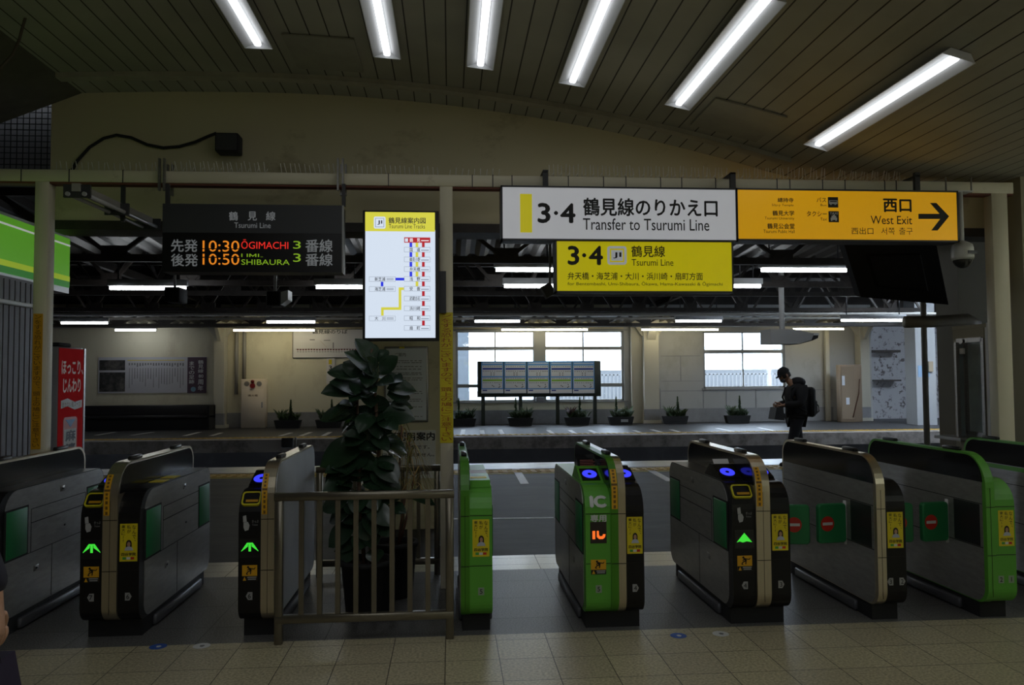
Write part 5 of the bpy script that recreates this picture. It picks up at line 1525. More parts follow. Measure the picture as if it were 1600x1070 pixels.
# recess with peeling paint and the two daylight columns on the right
struct('wall_recess', M().box((wx(1350), Y_W + .7, 0), (wx(1440) + 2, Y_W + .9, 3.6)), peel, label='peeling white wall in the right recess')
m = M().box((wx(1358), Y_W + .3, 2.2), (wx(1416), Y_W + .7, 2.28)).box((wx(1358), Y_W + .3, 1.25), (wx(1416), Y_W + .7, 1.30))
struct('trim_recess', m, truss_m, label='dark rails across the recess')
Yq = 21.9
qa, qb = at(1432, 600, Yq)[0], at(1463, 600, Yq)[0]
struct('column_7', M().box((qa, Yq, 0), (qb, Yq + .55, 4.6)), stained_mat('pale_column', (0.36, 0.37, 0.38), (0.42, 0.36, 0.26), .7, .62, 1.6, (1, 1, .6), .1), label='broad pale column in daylight at the right')
tag(M().box((at(1434, 575, Yq)[0], Yq - .012, at(1434, 589, Yq)[2]), (at(1452, 575, Yq)[0], Yq, at(1434, 571, Yq)[2])).build('column_notice', mat('notice_blue', (0.25, 0.38, 0.55), 0.5)), 'small blue notice on the pale daylight column', 'notice')
tag(M().box((at(1456, 575, Yq - .2)[0], Yq - .06, 1.55), (at(1463, 575, Yq - .2)[0], Yq, 1.85)).build('switch_box', mat('box_tan', (0.34, 0.28, 0.2), .5)), 'small tan switch box on the pale daylight column', 'box')

# outside
bl = at(733, 560, 40)
struct('exterior_building', M().box((bl[0] - 9, 40, -.2), (bl[0], 46, 9)), mat('bluish_wall', (0.055, 0.065, 0.075), .7, var=.15), label='bluish building outside the left window')
m = M()
for k, px in enumerate(range(880, 1260, 6)):
    p = at(px, 600, 34)
    m.box((p[0], 34, -.2), (p[0] + .06, 34.05, 1.55))
for z in (.35, 1.5):
    m.box((at(860, 600, 34)[0], 34, z), (at(1260, 600, 34)[0], 34.06, z + .07))
tag(m.build('white_fence', mat('fence_white', (0.17, 0.17, 0.17), .5)), 'white picket fence outside the far windows', 'fence')
struct('exterior_wall', M().box((at(860, 600, 36)[0], 36, -.2), (at(1300, 600, 36)[0], 36.3, 1.75)), mat('outside_grey', (0.11, 0.115, 0.12), .7), label='grey wall behind the fence')

# ------------------------------------------------------------------ platform roof
def corrugated(x0, x1, y0, y1, z0, z1, pitch):
    m = M(); xs_ = []
    x = x0; k = 0
    while x < x1:
        xs_.append((x, 0 if k % 4 in (0, 3) else .06)); x += pitch / 4; k += 1
    V = [(x, y0, z0 + h) for x, h in xs_] + [(x, y1, z1 + h) for x, h in xs_]
    n = len(xs_)
    m.add(V, [(i, n + i, n + i + 1, i + 1) for i in range(n - 1)])
    V2 = [(x, y, z + .05) for x, y, z in V]
    m.add(V2, [(i, i + 1, n + i + 1, n + i) for i in range(n - 1)])
    return m


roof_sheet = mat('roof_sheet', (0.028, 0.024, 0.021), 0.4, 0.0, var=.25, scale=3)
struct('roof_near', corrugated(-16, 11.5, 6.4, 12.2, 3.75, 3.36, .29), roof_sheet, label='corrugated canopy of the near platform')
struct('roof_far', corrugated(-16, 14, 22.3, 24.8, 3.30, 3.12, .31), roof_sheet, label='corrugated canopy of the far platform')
struct('roof', M().box((-18, 6.36, 4.9), (12, 26, 5.05)).box((12.001, 19.6, 4.9), (18, 26, 5.05)).box((12.001, 6.36, 4.9), (18, 16.2, 5.05)).box((-18.2, 6.36, -.5), (-18, 26, 5)).box((18, 6.36, -.5), (18.2, 26, 5.05)).box((-18, 6.3, 3.0), (18, 6.36, 5.05)).box((-18, 6.3, -.2), (-6, 6.36, 3.0)), roof_m, label='dark high roof over the tracks with added sky-blocking end walls')  # unseen end walls and closures added to block sky; roof gap sized for daylight
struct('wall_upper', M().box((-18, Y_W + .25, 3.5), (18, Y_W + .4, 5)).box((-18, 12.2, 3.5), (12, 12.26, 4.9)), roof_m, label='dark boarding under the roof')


def girder(y, zl, zh, x0, x1, step):
    m = M()
    m.bar((x0, y, zl), (x1, y, zl), .09, .09).bar((x0, y, zh), (x1, y, zh), .09, .09)
    x = x0; k = 0
    while x < x1 - step:
        m.bar((x, y, zl if k % 2 else zh), (x + step, y, zh if k % 2 else zl), .05, .05)
        if k % 2:
            m.box((x - .16, y - .01, zl), (x + .16, y + .01, zl + .16))
        x += step; k += 1
    return m


for i, (y, zl, zh) in enumerate(((8.7, 3.08, 3.5), (10.2, 3.02, 3.5), (13.1, 3.05, 3.75), (15.6, 3.15, 4.0), (18.2, 3.05, 4.1), (20.8, 3.15, 4.1), (22.5, 2.98, 3.3))):
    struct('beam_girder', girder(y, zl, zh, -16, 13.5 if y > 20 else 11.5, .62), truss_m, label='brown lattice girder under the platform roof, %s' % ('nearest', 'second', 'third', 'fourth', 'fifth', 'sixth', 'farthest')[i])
for i, px in enumerate((342, 1018, -300)):
    x = at(px, 600, 24.1)[0]
    m = M().bar((x, 6, 3.95), (x, 24, 3.65), .12, .16)
    for y in np.arange(7, 23, 2.0):
        m.bar((x, y, 3.9), (x, y + 1, 4.8), .06); m.bar((x, y + 1, 4.8), (x, y + 2, 3.85), .06)
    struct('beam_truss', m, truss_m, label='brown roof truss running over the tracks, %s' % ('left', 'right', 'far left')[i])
for px, Y, lab in ((300, 14, 'a'), (230, 16, 'b'), (640, 15, 'c'), (830, 13, 'd')):
    p = at(px, 430, Y)
    struct('beam_brace', M().bar((p[0], Y, 3.1), (p[0] + .8, Y + .4, 4.6), .06).bar((p[0] + 2.4, Y, 3.1), (p[0] + 1.6, Y + .4, 4.6), .06), truss_m, label='slanting roof brace')

for (py, Y, x0, x1, r, lab) in ((491, 18.6, -15, 15.5, .045, 'long grey conduit running under the roof above the lamps'), (497.5, 21.5, -16, 13.5, .035, 'thin grey conduit just behind the longer conduit'), (508, 23.0, -15, 14, .06, 'grey pipe along the front of the far canopy')):
    z = at(800, py, Y)[2]
    tag(M().cyl((x0, Y, z), (x1, Y, z), r, n=8).build('conduit', pipe_m), lab, 'conduit', 'conduits under the platform roof')

# ------------------------------------------------------------------ platform lamps
def platform_lamp(px0, px1, py, Y, lab, warm=False, fl_=1.0, hood=.10, rods=True):
    a = at(px0, py, Y); b = at(px1, py, Y)
    z = (a[2] + b[2]) / 2
    t = thing('platform_lamp', lab, 'lamp', ((a[0] + b[0]) / 2, Y, z), 'tube lamps along the platforms')
    M().rbox((a[0] - .03, Y - .05, z + .03), (b[0] + .03, Y + .05, z + .03 + hood), .008, 1).build('housing', lamp_white, t)
    M().cyl((a[0], Y, z), (b[0], Y, z), .028, n=10).build('tube', glow('tube_warm', (1.0, 0.90, 0.58), 20.0 * fl_) if warm else glow('tube_cool', (0.92, 0.97, 1.0), 19.0), t)
    m = M()
    for x in (a[0] + .12, b[0] - .12):
        m.cyl((x, Y, z + .02 + hood), (x, Y, z + .6), .012, n=6)
    if rods:
        m.build('hanging_rod', dark_metal, t)


for args in ((172, 290, 450, 12.5, 'platform lamp behind the departure board, at its lower left'),
             (96, 168, 504.5, 20.0, 'platform lamp low at the far left, beside the green shop sign'),
             (417, 492, 503, 19.8, 'platform lamp right above the yellowish left lamp'),
             (494, 566, 448.5, 12.5, 'platform lamp partly hidden by the left edge of the route screen'),
             (742, 812, 502, 20.6, 'platform lamp just right of the yellow strip on the middle post'),
             (775, 868, 421.5, 11.1, 'large platform lamp cut by the left edge of the yellow sign'),
             (788, 866, 447, 12.5, 'platform lamp beside the black speaker left of the yellow sign'),
             (1056, 1127, 501.5, 20.3, 'platform lamp below the right end of the yellow sign'),
             (1145, 1188, 447, 12.5, 'short looking platform lamp cut by the right edge of the yellow sign'),
             (1190, 1322, 422, 11.1, 'large platform lamp to the left of the black monitor'),
             (1315, 1413, 500.5, 17.5, 'platform lamp under the black monitor')):
    platform_lamp(*args)
for args in ((180, 243, 515.5, 23.6, 'low lamp over the history poster'),):
    platform_lamp(*args, rods=False, hood=.04)
for args in ((365, 491, 516, 23.4, 'yellowish double lamp under the far canopy by the white fire cabinet'), (784, 918, 515, 23.4, 'yellowish double lamp under the far canopy above the poster stand'),
             (1003, 1122, 515, 23.4, 'yellowish double lamp under the far canopy left of the window behind the person'), (1240, 1318, 514, 23.4, 'yellowish double lamp under the far canopy above the tan cabinet')):
    platform_lamp(*args, warm=True, rods=False, hood=.04)

# cameras hanging over the platform
def box_camera(px, py, Y, lab, face=True):
    c = np.array(at(px, py, Y))
    t = thing('box_camera', lab, 'camera', tuple(c))
    M().cyl(tuple(c + (0, 0, .1)), tuple(c + (0, 0, .75)), .02, n=8).build('drop_rod', white_paint, t)
    M().rbox(tuple(c + (-.10, -.12, -.10)), tuple(c + (.10, .22, .10)), .01, 1).build('housing', black_matt, t)
    if face:
        M().prism([(c[0] + .10, c[2] - .09), (c[0] + .20, c[2] - .02), (c[0] + .20, c[2] + .12), (c[0] + .10, c[2] + .09)], 'Y', c[1] - .1, c[1] + .2).build('side_plate', white_paint, t)


box_camera(430, 467, 11.5, 'black and white box camera on a rod under the departure board')
box_camera(273, 461, 11.0, 'small dark camera on a thin rod under the departure board', False)
c = np.array(at(856, 454, 7.4))
t = thing('roof_speaker', 'small black tilted loudspeaker left of the yellow sign', 'loudspeaker', tuple(c))
V = []
a_ = .5
for y in (-.06, .06):
    for (u, v) in ((-.05, -.06), (.05, -.06), (.05, .06), (-.05, .06)):
        V.append(tuple(c + (u * cos(a_) - v * sin(a_), y, u * sin(a_) + v * cos(a_))))
M().add(V, [(0, 1, 2, 3), (7, 6, 5, 4), (0, 4, 5, 1), (1, 5, 6, 2), (2, 6, 7, 3), (3, 7, 4, 0)]).build('cabinet', black_matt, t)
M().bar(tuple(c + (.02, 0, .05)), tuple(c + (.03, 0, .9)), .02).build('hanger', dark_metal, t)
# platform monitor hood on a pole, side view
Ym = 13.0
A = lambda x, y: (at(x, y, Ym)[0], at(x, y, Ym)[2])
t = thing('platform_monitor', 'grey wedge shaped train monitor hood hanging on a pale pole', 'monitor', at(1240, 537, Ym))
M().prism([A(*p) for p in ((1204, 537), (1248, 537), (1268, 531), (1272, 521), (1240, 514), (1204, 514))], 'Y', Ym, Ym + .45).build('hood', mat('hood_grey', (0.36, 0.36, 0.36), .5), t)
M().prism([A(*p) for p in ((1241, 537.5), (1250, 537.5), (1270, 532), (1279, 528), (1280, 521), (1271, 521), (1267, 531), (1249, 535.5))], 'Y', Ym + .02, Ym + .43).build('screen_edge', black_matt, t)
M().prism([A(*p) for p in ((1271, 520), (1280, 520), (1280, 523.5), (1271, 523.5))], 'Y', Ym + .01, Ym + .44).build('visor', white_paint, t)
p = at(1222, 514, Ym + .2)
M().cyl((p[0], Ym + .2, p[2] - .02), (p[0], Ym + .2, 3.9), .045, n=10).build('pole', white_paint, t)

# ------------------------------------------------------------------ things on the far wall and platform
Yh = Y_W - .03
a = at(153, 614.5, Yh); b = at(323, 557.5, Yh)
t = thing('history_poster', 'wide grey history poster with photographs and a maroon title on the far wall', 'poster', ((a[0] + b[0]) / 2, Yh, a[2]))
M().box((a[0], Yh, a[2]), (b[0], Y_W - .004, b[2])).build('sheet', mat('poster_grey', (0.55, 0.54, 0.58), .5), t)
Yh2 = Yh - .004
m = M(); px_box(m, 292.5, 558, 323, 614, Yh2, .004); m.build('maroon_panel', mat('maroon', (0.075, 0.04, 0.065), .5), t)
m = M(); px_box(m, 199, 562, 288, 563.5, Yh2, .004); m.build('yellow_rule', paper_yellow, t)
m = M(); px_box(m, 155, 562.5, 195.5, 578.5, Yh2, .004); px_box(m, 155, 581.5, 195.5, 612, Yh2, .004)
m.build('photographs', stained_mat('old_photo', (0.03, 0.03, 0.03), (0.22, 0.20, 0.18), .5, .45, 3.0, (1, 1, 1), 0, .3), t)
m = M(); random.seed(8)
for k in range(21):
    x = 201 + k * 4.2
    px_box(m, x, 567, x + 2.2, 567 + random.uniform(3, 6), Yh2, .003); px_box(m, x + .5, 575, x + 1.6, 575 + random.uniform(12, 32), Yh2, .003)
m.build('print', ink_grey, t)
m = M(); q = [at(x, y, Yh2 - .003) for x, y in ((309, 611), (318, 562), (295, 600), (304, 564))]
v_text(m, '鶴見線', q[0][0], q[1][0], at(309, 583, Yh2)[2], q[1][2], Yh2 - .003, .01); put_text(m, '80', q[0][0] + .02, q[1][0], at(309, 590, Yh2)[2], at(309, 585, Yh2)[2], Yh2 - .003, .01)
v_text(m, '周年', q[0][0], q[1][0], q[0][2], at(309, 592, Yh2)[2], Yh2 - .003, .01)
v_text(m, 'までの足跡', q[2][0], q[3][0], q[2][2], q[3][2], Yh2 - .003, .01)
m.build('lettering', ink_white, t)
c = at(302, 608, Yh2); M().disc((c[0], Yh2 - .002, c[2]), .075, 'Y', 18).build('blue_emblem', mat('emblem_blue', (0.16, 0.30, 0.40), .5), t)

Y_BN = 23.4
a = at(133, 663, Y_BN); b = at(327, 633, Y_BN)
t = thing('long_bench', 'long black bench with a high back under the history poster', 'bench', ((a[0] + b[0]) / 2, Y_BN, 0))
M().rbox((a[0] - 1.5, Y_BN + .45, .25), (b[0], Y_BN + .6, b[2]), .02, 2).build('backrest', mat('bench_black', (0.02, 0.018, 0.02), .35), t)
M().rbox((a[0] - 1.5, Y_BN, .34), (b[0], Y_BN + .5, .42), .02, 2).build('seat', mat('bench_black', (0.02, 0.018, 0.02), .35), t)
M().box((a[0] - 1.5, Y_BN + .08, 0), (b[0] - .05, Y_BN + .55, .34)).build('base', black_matt, t)
M().box((b[0] - .06, Y_BN, 0), (b[0], Y_BN + .6, b[2] - .02)).build('end_panel', black_matt, t)

Y_C = 24.1
a = at(376, 664.5, Y_C); b = at(414, 592, Y_C)
cab_m = mat('cabinet_ivory', (0.80, 0.68, 0.54), .5)
t = thing('fire_cabinet', 'ivory fire hydrant cabinet with a red lamp and two round grilles', 'cabinet', ((a[0] + b[0]) / 2, Y_C, 0))
M().rbox((a[0], Y_C, 0), (b[0], Y_C + .35, b[2]), .015, 1).build('body', cab_m, t)
M().rbox((a[0] + .03, Y_C - .012, .06), (b[0] - .03, Y_C, at(390, 608, Y_C)[2]), .004, 1).build('door', cab_m, t)
c = at(395, 602.5, Y_C); M().cyl((c[0], Y_C, c[2]), (c[0], Y_C - .05, c[2]), .075, n=16).build('red_button', mat('button_red', (0.30, 0.02, 0.02), .35), t)
c = at(395, 596, Y_C); M().ball((c[0], Y_C - .03, c[2]), .055, 14, 8).build('red_lamp', mat('lamp_red', (0.22, 0.01, 0.01), .3), t)
for px in (385.5, 405):
    c = at(px, 599.5, Y_C); M().cyl((c[0], Y_C, c[2]), (c[0], Y_C - .008, c[2]), .075, n=18).build('round_grille', mat('grille_grey', (0.30, 0.27, 0.24), .6), t)
m = M(); px_text(m, '消火栓', 387, 616, 403, 619.5, Y_C - .014, .01); m.build('lettering', mat('brown_ink', (0.16, 0.08, 0.01), 0.5), t)
M().box((at(408.5, 625, Y_C)[0], Y_C - .016, at(408, 637, Y_C)[2]), (at(410.5, 625, Y_C)[0], Y_C - .012, at(408, 628, Y_C)[2])).build('handle', grey_paint, t)

Yx = Y_W - .05
a = at(457, 559.5, Yx); b = at(572, 513.5, Yx)
t = thing('route_board', 'white boarding board with a beaded line map on the far wall behind the rubber plant', 'sign', ((a[0] + b[0]) / 2, Yx, a[2]))
M().box((a[0], Yx, a[2]), (b[0], Y_W, b[2])).build('frame', dark_metal, t)
px_box(M(), 458, 514.5, 571, 558.5, Yx, .004, -.004).build('sheet', mat('board_white', (0.72, 0.69, 0.68), .35), t)
Yx2 = Yx - .006
m = M(); px_text(m, '鶴見線のりば', 488, 514.8, 543, 521.5, Yx2, .012)
m.build('lettering', ink, t)
m = M(); m2 = M(); random.seed(2)
for k in range(24):
    x = 464 + k * 4.3; y = 546 + .2 * sin(k)
    px_box(m, x, y - 1.2, x + 2.4, y + 1.2, Yx2, .003); px_box(m2, x, y + 3, x + 2.6, y + 4, Yx2, .003)
px_box(m2, 484, 530, 492, 531.5, Yx2, .003); px_box(m2, 520, 535, 521.5, 544, Yx2, .003); px_box(m2, 506, 531, 516, 532, Yx2, .003)
m.build('station_beads', mat('bead_maroon', (0.14, 0.03, 0.03), .5), t); m2.build('print', ink_grey, t)
m = M(); px_box(m, 462, 544.8, 570, 546, Yx2 + .001, .002); m.build('map_line', ink_grey, t)
p, q = at(500, 532, Yx2), at(511, 543, Yx2)
M().bar((p[0], Yx2, p[2]), (q[0], Yx2, q[2]), .04, .004).build('orange_branch', mat('branch_orange', (0.38, 0.22, 0.08), .5), t)
a = at(510, 600, Yx); b = at(523, 560, Yx)
t = thing('track_number_sign', 'narrow white track sign with a yellow square hanging on the far wall', 'sign', ((a[0] + b[0]) / 2, Yx, a[2]))
M().box((a[0], Yx, a[2]), (b[0], Y_W, b[2])).build('sheet', mat('board_white', (0.72, 0.69, 0.68), .35), t)
px_box(M(), 513.5, 561.5, 518.5, 569, Yx2, .004).build('yellow_square', paper_yellow, t)
m = M(); px_text(m, '3', 513.8, 571, 518.5, 578, Yx2, .02); m.build('numeral', ink, t)

# poster stand with five posters
Y_PS = 24.05
a = at(746, 620.5, Y_PS); b = at(938.5, 563.5, Y_PS)
t = thing('poster_stand', 'dark green stand on four legs holding a row of posters in front of the windows', 'poster stand', ((a[0] + b[0]) / 2, Y_PS, 0))
dg_ = mat('stand_green', (0.02, 0.03, 0.022), .5)
M().rbox((a[0], Y_PS, a[2]), (b[0], Y_PS + .10, b[2]), .01, 1).build('board', dg_, t)
for px in (755, 813.5, 871.5, 930):
    x = at(px, 640, Y_PS)[0]
    M().box((x - .055, Y_PS + .02, 0), (x + .055, Y_PS + .08, a[2] + .01)).build('leg', dg_, t)
pb_ = mat('poster_blue', (0.13, 0.36, 0.78), .5); pw_ = mat('poster_white', (0.74, 0.77, 0.84), .5); pd_ = mat('poster_navy', (0.03, 0.07, 0.42), .5); pg_ = mat('poster_green', (0.26, 0.55, 0.05), .5); pi_ = mat('poster_ice', (0.85, 0.87, 0.92), .5)
px = 751.5
tmpl = None
for k, w in enumerate((35.5, 35.5, 35.5, 35, 34.5)):
    x0, x1 = px + .6, px + w - .6; px += w + .4
    Yq2 = Y_PS - .012
    a = at(x0, 614.5, Yq2); b = at(x1, 564, Yq2)
    loc = ((a[0] + b[0]) / 2, Yq2, a[2])
    lab = ('leftmost of the five blue and white posters on the stand', 'second from left of the five blue posters on the stand', 'middle one of the five blue posters on the stand', 'second from right of the five blue posters on the stand', 'rightmost of the five blue posters on the stand')[k]
    if tmpl is not None:
        copy_thing(tmpl, loc, lab); continue
    t = thing('blue_poster', lab, 'poster', loc, 'blue posters on the stand'); tmpl = t
    M().box((a[0], Yq2, a[2]), (b[0], Y_PS, b[2])).build('sheet', pb_, t)
    W_ = x1 - x0; Y3 = Yq2 - .003
    X_ = lambda u: x0 + W_ * u
    m = M(); px_box(m, X_(.04), 570.5, X_(.96), 587.5, Y3, .003); px_box(m, X_(.04), 589.5, X_(.96), 606.5, Y3, .003); m.build('white_fields', pw_, t)
    m = M(); px_box(m, X_(.0), 608, X_(1), 614.3, Y3, .003); m.build('footer', pi_, t)
    m = M(); px_box(m, X_(.06), 574.5, X_(.95), 577.5, Y3 - .002, .002); px_box(m, X_(.06), 609, X_(.26), 610.8, Y3 - .002, .002); m.build('navy_heading', pd_, t)
    m = M(); px_box(m, X_(.06), 592.5, X_(.95), 595.5, Y3 - .002, .002); m.build('green_heading', pg_, t)
    m = M(); random.seed(4)
    for y in (571.8, 579.5, 590.5, 597.5):
        for u in np.arange(.08, .9, .1):
            px_box(m, X_(u), y, X_(u + random.uniform(.04, .08)), y + .8, Y3 - .002, .002)
    for u, y in ((.42, 582), (.55, 582), (.42, 585), (.55, 585), (.48, 601.5), (.54, 603), (.80, 600), (.82, 603), (.78, 604.5)):
        px_box(m, X_(u), y, X_(u + .05), y + 1.3, Y3 - .002, .002)
    m.build('print', mat('poster_ink', (0.08, 0.08, 0.10), .5), t)
    m = M()
    for u in np.arange(.06, .92, .07):
        px_box(m, X_(u), 566.3, X_(u + .05), 568, Y3, .002)
    m.build('title', pi_, t)
a = at(838, 627, Y_PS); b = at(851.5, 620.5, Y_PS)
tag(M().rbox((a[0], Y_PS + .1, a[2]), (b[0], Y_PS + .2, b[2]), .01, 1).build('junction_box', grey_paint), 'small grey junction box under the middle of the poster stand', 'box')

# tan cabinet on the right
Y_TC = 23.6
a = at(1314, 656, Y_TC); b = at(1346, 569.5, Y_TC)
t = thing('tan_cabinet', 'tall worn tan cabinet beside the right white column', 'cabinet', ((a[0] + b[0]) / 2, Y_TC, 0))
M().rbox((a[0], Y_TC, 0), (b[0], Y_TC + .25, b[2]), .012, 1).build('body', stained_mat('cabinet_tan', (0.30, 0.22, 0.15), (0.24, 0.17, 0.1), .6, .55, 3, (1, 1, 1), .05), t)
M().box((a[0] + .04, Y_TC - .01, .1), (b[0] - .26, Y_TC, b[2] - .06)).build('door', mat('door_tan', (0.29, 0.215, 0.145), .6), t)
m = M(); px_box(m, 1315.5, 587, 1319.5, 602, Y_TC, .004, -.016); px_box(m, 1322, 621, 1327, 632, Y_TC, .004, -.016); m.build('paper_labels', pw_, t)
M().tube([at(1343, 592, Y_TC - .02), at(1342, 615, Y_TC - .03), at(1336, 640, Y_TC - .03), at(1333, 652, Y_TC - .03)], .015, 6).build('cable', mat('brown_cable', (0.12, 0.05, 0.03), .6), t)

# planters along the far wall
trough_m = black_matt
def planter(px, py, lab, seed, w=.55, red=False, label_plate=False, tall_left=False):
    Yq_ = 23.75
    c = at(px, py, Yq_)
    x = c[0]
    rnd = random.Random(seed)
    t = thing('planter', lab, 'planter', (x, Yq_, 0), 'planters along the far wall')
    M().prism([(x - w * .42, 0), (x + w * .42, 0), (x + w * .5, .24), (x - w * .5, .24)], 'Y', Yq_ - .12, Yq_ + .12).build('trough', trough_m, t)
    M().box((x - w * .47, Yq_ - .11, .22), (x + w * .47, Yq_ + .11, .235)).build('soil', mat('soil', (0.03, 0.02, 0.015), 0.95), t)
    cx_ = x + (-.14 if tall_left else .08)
    m = M()
    for k in range(150):
        z = rnd.uniform(.24, .80); r = .10 * (1 - (z - .24) / .6); a = rnd.uniform(0, 2 * pi)
        leaf(m, (cx_, Yq_, z), (cx_ + r * cos(a), Yq_ + r * sin(a), z + .07), .022, n=3)
    m.build('conifer', mat('conifer_green', (0.035, 0.075, 0.02), .7), t)
    m = M()
    for k in range(110):
        a = rnd.uniform(0, 2 * pi); bx = x + rnd.uniform(-.2, .24) * w * 1.6; L_ = rnd.uniform(.12, .36)
        b0 = (bx, Yq_ + rnd.uniform(-.08, .08), .22)
        leaf(m, b0, (bx + cos(a) * L_ * .55, b0[1] + sin(a) * .1, .26 + L_ * .75), .030, n=4)
    m.build('low_foliage', mat('shrub_green', (0.03, 0.06, 0.02), .7), t)
    m = M()
    sx = x + (.20 if tall_left else -.20)
    for k in range(34):
        a = rnd.uniform(0, 2 * pi); L_ = rnd.uniform(.2, .42)
        leaf(m, (sx, Yq_, .22), (sx + cos(a) * L_ * .6, Yq_ + sin(a) * .1, .24 + L_), .022, n=4)
    m.build('spiky_foliage', mat('red_leaf', (0.07, 0.02, 0.025), .6) if red else mat('spiky_green', (0.05, 0.09, 0.035), .6), t)
    if label_plate:
        M().box((x - .02, Yq_ - .13, .08), (x + .2, Yq_ - .12, .16)).build('name_plate', mat('plate_grey', (0.4, 0.4, 0.4), .5), t)


for args in ((450, 662, 'planter with a small conifer right of the ivory fire cabinet', 1), (514, 662, 'planter partly hidden behind the left leaves of the rubber plant', 2), (724, 660, 'planter just right of the yellow strip, cut by the middle post', 3),
             (813, 661, 'planter under the left half of the poster stand', 4), (902, 660, 'planter with reddish leaves under the right half of the poster stand', 5), (970, 659, 'planter with a pale name plate right of the poster stand', 6), (1055, 658, 'planter with spiky leaves right of the built-up white column', 7), (1152, 657, 'planter under the window behind the person', 8)):
    planter(*args, w=.78, red=args[3] == 5, label_plate=args[3] == 6, tall_left=args[3] in (3, 4, 6))

# ------------------------------------------------------------------ people
def skinned(nodes, edges, rad, sub=2):
    """a continuous tapering surface grown on a skeleton; returns vertices and faces"""
    me = bpy.data.meshes.new('skeleton'); me.from_pydata(nodes, edges, [])
    ob = bpy.data.objects.new('skeleton', me); COL.objects.link(ob)
    sk = ob.modifiers.new('skin', 'SKIN'); sk.branch_smoothing = 0.3
    for i, r in enumerate(rad):
        v = me.skin_vertices[0].data[i]; v.radius = r if hasattr(r, '__len__') else (r, r); v.use_root = (i == 0)
    ss = ob.modifiers.new('sub', 'SUBSURF'); ss.levels = sub; ss.render_levels = sub
    dg = bpy.context.evaluated_depsgraph_get()
    m2 = bpy.data.meshes.new_from_object(ob.evaluated_get(dg))
    V = [tuple(v.co) for v in m2.vertices]; Fs = [tuple(p.vertices) for p in m2.polygons]
    bpy.data.objects.remove(ob); bpy.data.meshes.remove(me); bpy.data.meshes.remove(m2)
    return V, Fs


def head_geo(c, face, s=1.0, pitch=0.0):
    """head with brow, nose, mouth, chin and ears; face: angle in plan of the way it looks"""
    n, mm = 28, 20; V = []; Fs = []
    def shape(t, p):
        # t around (0 = face), p latitude
        x = cos(p) * cos(t); y = cos(p) * sin(t); z = sin(p)
        r = np.array([x * .098, y * .076, z * .122])
        if z < -.1:
            k = (-.1 - z); r[1] *= 1 - .42 * k; r[0] *= 1 - (.10 if x > 0 else .55) * k
        f = math.exp(-(t / .16) ** 2)
        r[0] += f * (.020 * math.exp(-((z + .16) / .13) ** 2) + .007 * math.exp(-((z + .48) / .06) ** 2) + .006 * math.exp(-((z + .60) / .05) ** 2) + .008 * math.exp(-((z + .85) / .12) ** 2))
        fe = math.exp(-((abs(t) - .42) / .17) ** 2)
        r[0] -= .010 * fe * math.exp(-((z - .02) / .10) ** 2); r[0] += .005 * fe * math.exp(-((z - .2) / .08) ** 2)
        return r
    V.append(np.array([0, 0, -.118]))
    for i in range(1, mm):
        p = -pi / 2 + pi * i / mm
        V += [shape(((t + pi) % (2 * pi)) - pi, p) for t in np.linspace(0, 2 * pi, n, False)]
    V.append(np.array([0, 0, .122]))
    Fs += [(0, 1 + (j + 1) % n, 1 + j) for j in range(n)]
    Fs += [(1 + i * n + j, 1 + i * n + (j + 1) % n, 1 + (i + 1) * n + (j + 1) % n, 1 + (i + 1) * n + j) for i in range(mm - 2) for j in range(n)]
    k = 1 + (mm - 2) * n
    Fs += [(k + j, k + (j + 1) % n, len(V) - 1) for j in range(n)]
    mh = M().add([tuple(v) for v in V], Fs, True)
    for sgn in (-1, 1):
        mh.ball((-.008, sgn * .076, -.005), (.022, .010, .034), 10, 8)
    cp, sp_ = cos(pitch), sin(pitch); cf, sf = cos(face), sin(face)
    def T(v):
        x, y, z = np.array(v) * s
        x, z = x * cp + z * sp_, -x * sp_ + z * cp
        return (c[0] + x * cf - y * sf, c[1] + x * sf + y * cf, c[2] + z)
    return [T(v) for v in mh.v], mh.f, T


def hand_geo(m, wrist, d, thumb, palm_n, curl=0.5):
    """palm, four unequal bent fingers and a thumb, rooted in the wrist"""
    w = np.array(wrist, float); d = np.array(d, float); d /= np.linalg.norm(d)
    s = np.array(thumb, float); s -= d * (s @ d); s /= np.linalg.norm(s); nn = np.array(palm_n, float); nn -= d * (nn @ d) + s * (nn @ s); nn /= np.linalg.norm(nn)
    V, Fs = skinned([tuple(w - d * .09), tuple(w - d * .02), tuple(w + d * .045), tuple(w + d * .085)], [(0, 1), (1, 2), (2, 3)], [(.027, .027), (.024, .022), (.034, .018), (.036, .015)], 2)
    m.add(V, Fs, True)
    for k, (o, L) in enumerate(((.027, .068), (.009, .076), (-.009, .071), (-.027, .056))):
        b = w + d * .082 + s * o; P = [b - d * .02, b]; dd = d.copy()
        for j, f in enumerate((.42, .32, .26)):
            dd = dd * cos(curl * (.6 + .4 * j)) + nn * sin(curl * (.6 + .4 * j)); dd /= np.linalg.norm(dd); P.append(P[-1] + dd * L * f)
        V, Fs = skinned([tuple(p) for p in P], [(i, i + 1) for i in range(4)], [.0095, .0092, .0085, .008, .0068], 1)
        m.add(V, Fs, True)
    b = w + d * .025 + s * .022; t1 = b + (d * .6 + s * .7 + nn * .2) * .035; t2 = t1 + (d * .9 + s * .2 + nn * .4) * .03; t3 = t2 + (d * .9 + nn * .5) * .022
    V, Fs = skinned([tuple(b), tuple(t1), tuple(t2), tuple(t3)], [(0, 1), (1, 2), (2, 3)], [.013, .011, .0098, .008], 1)
    m.add(V, Fs, True)


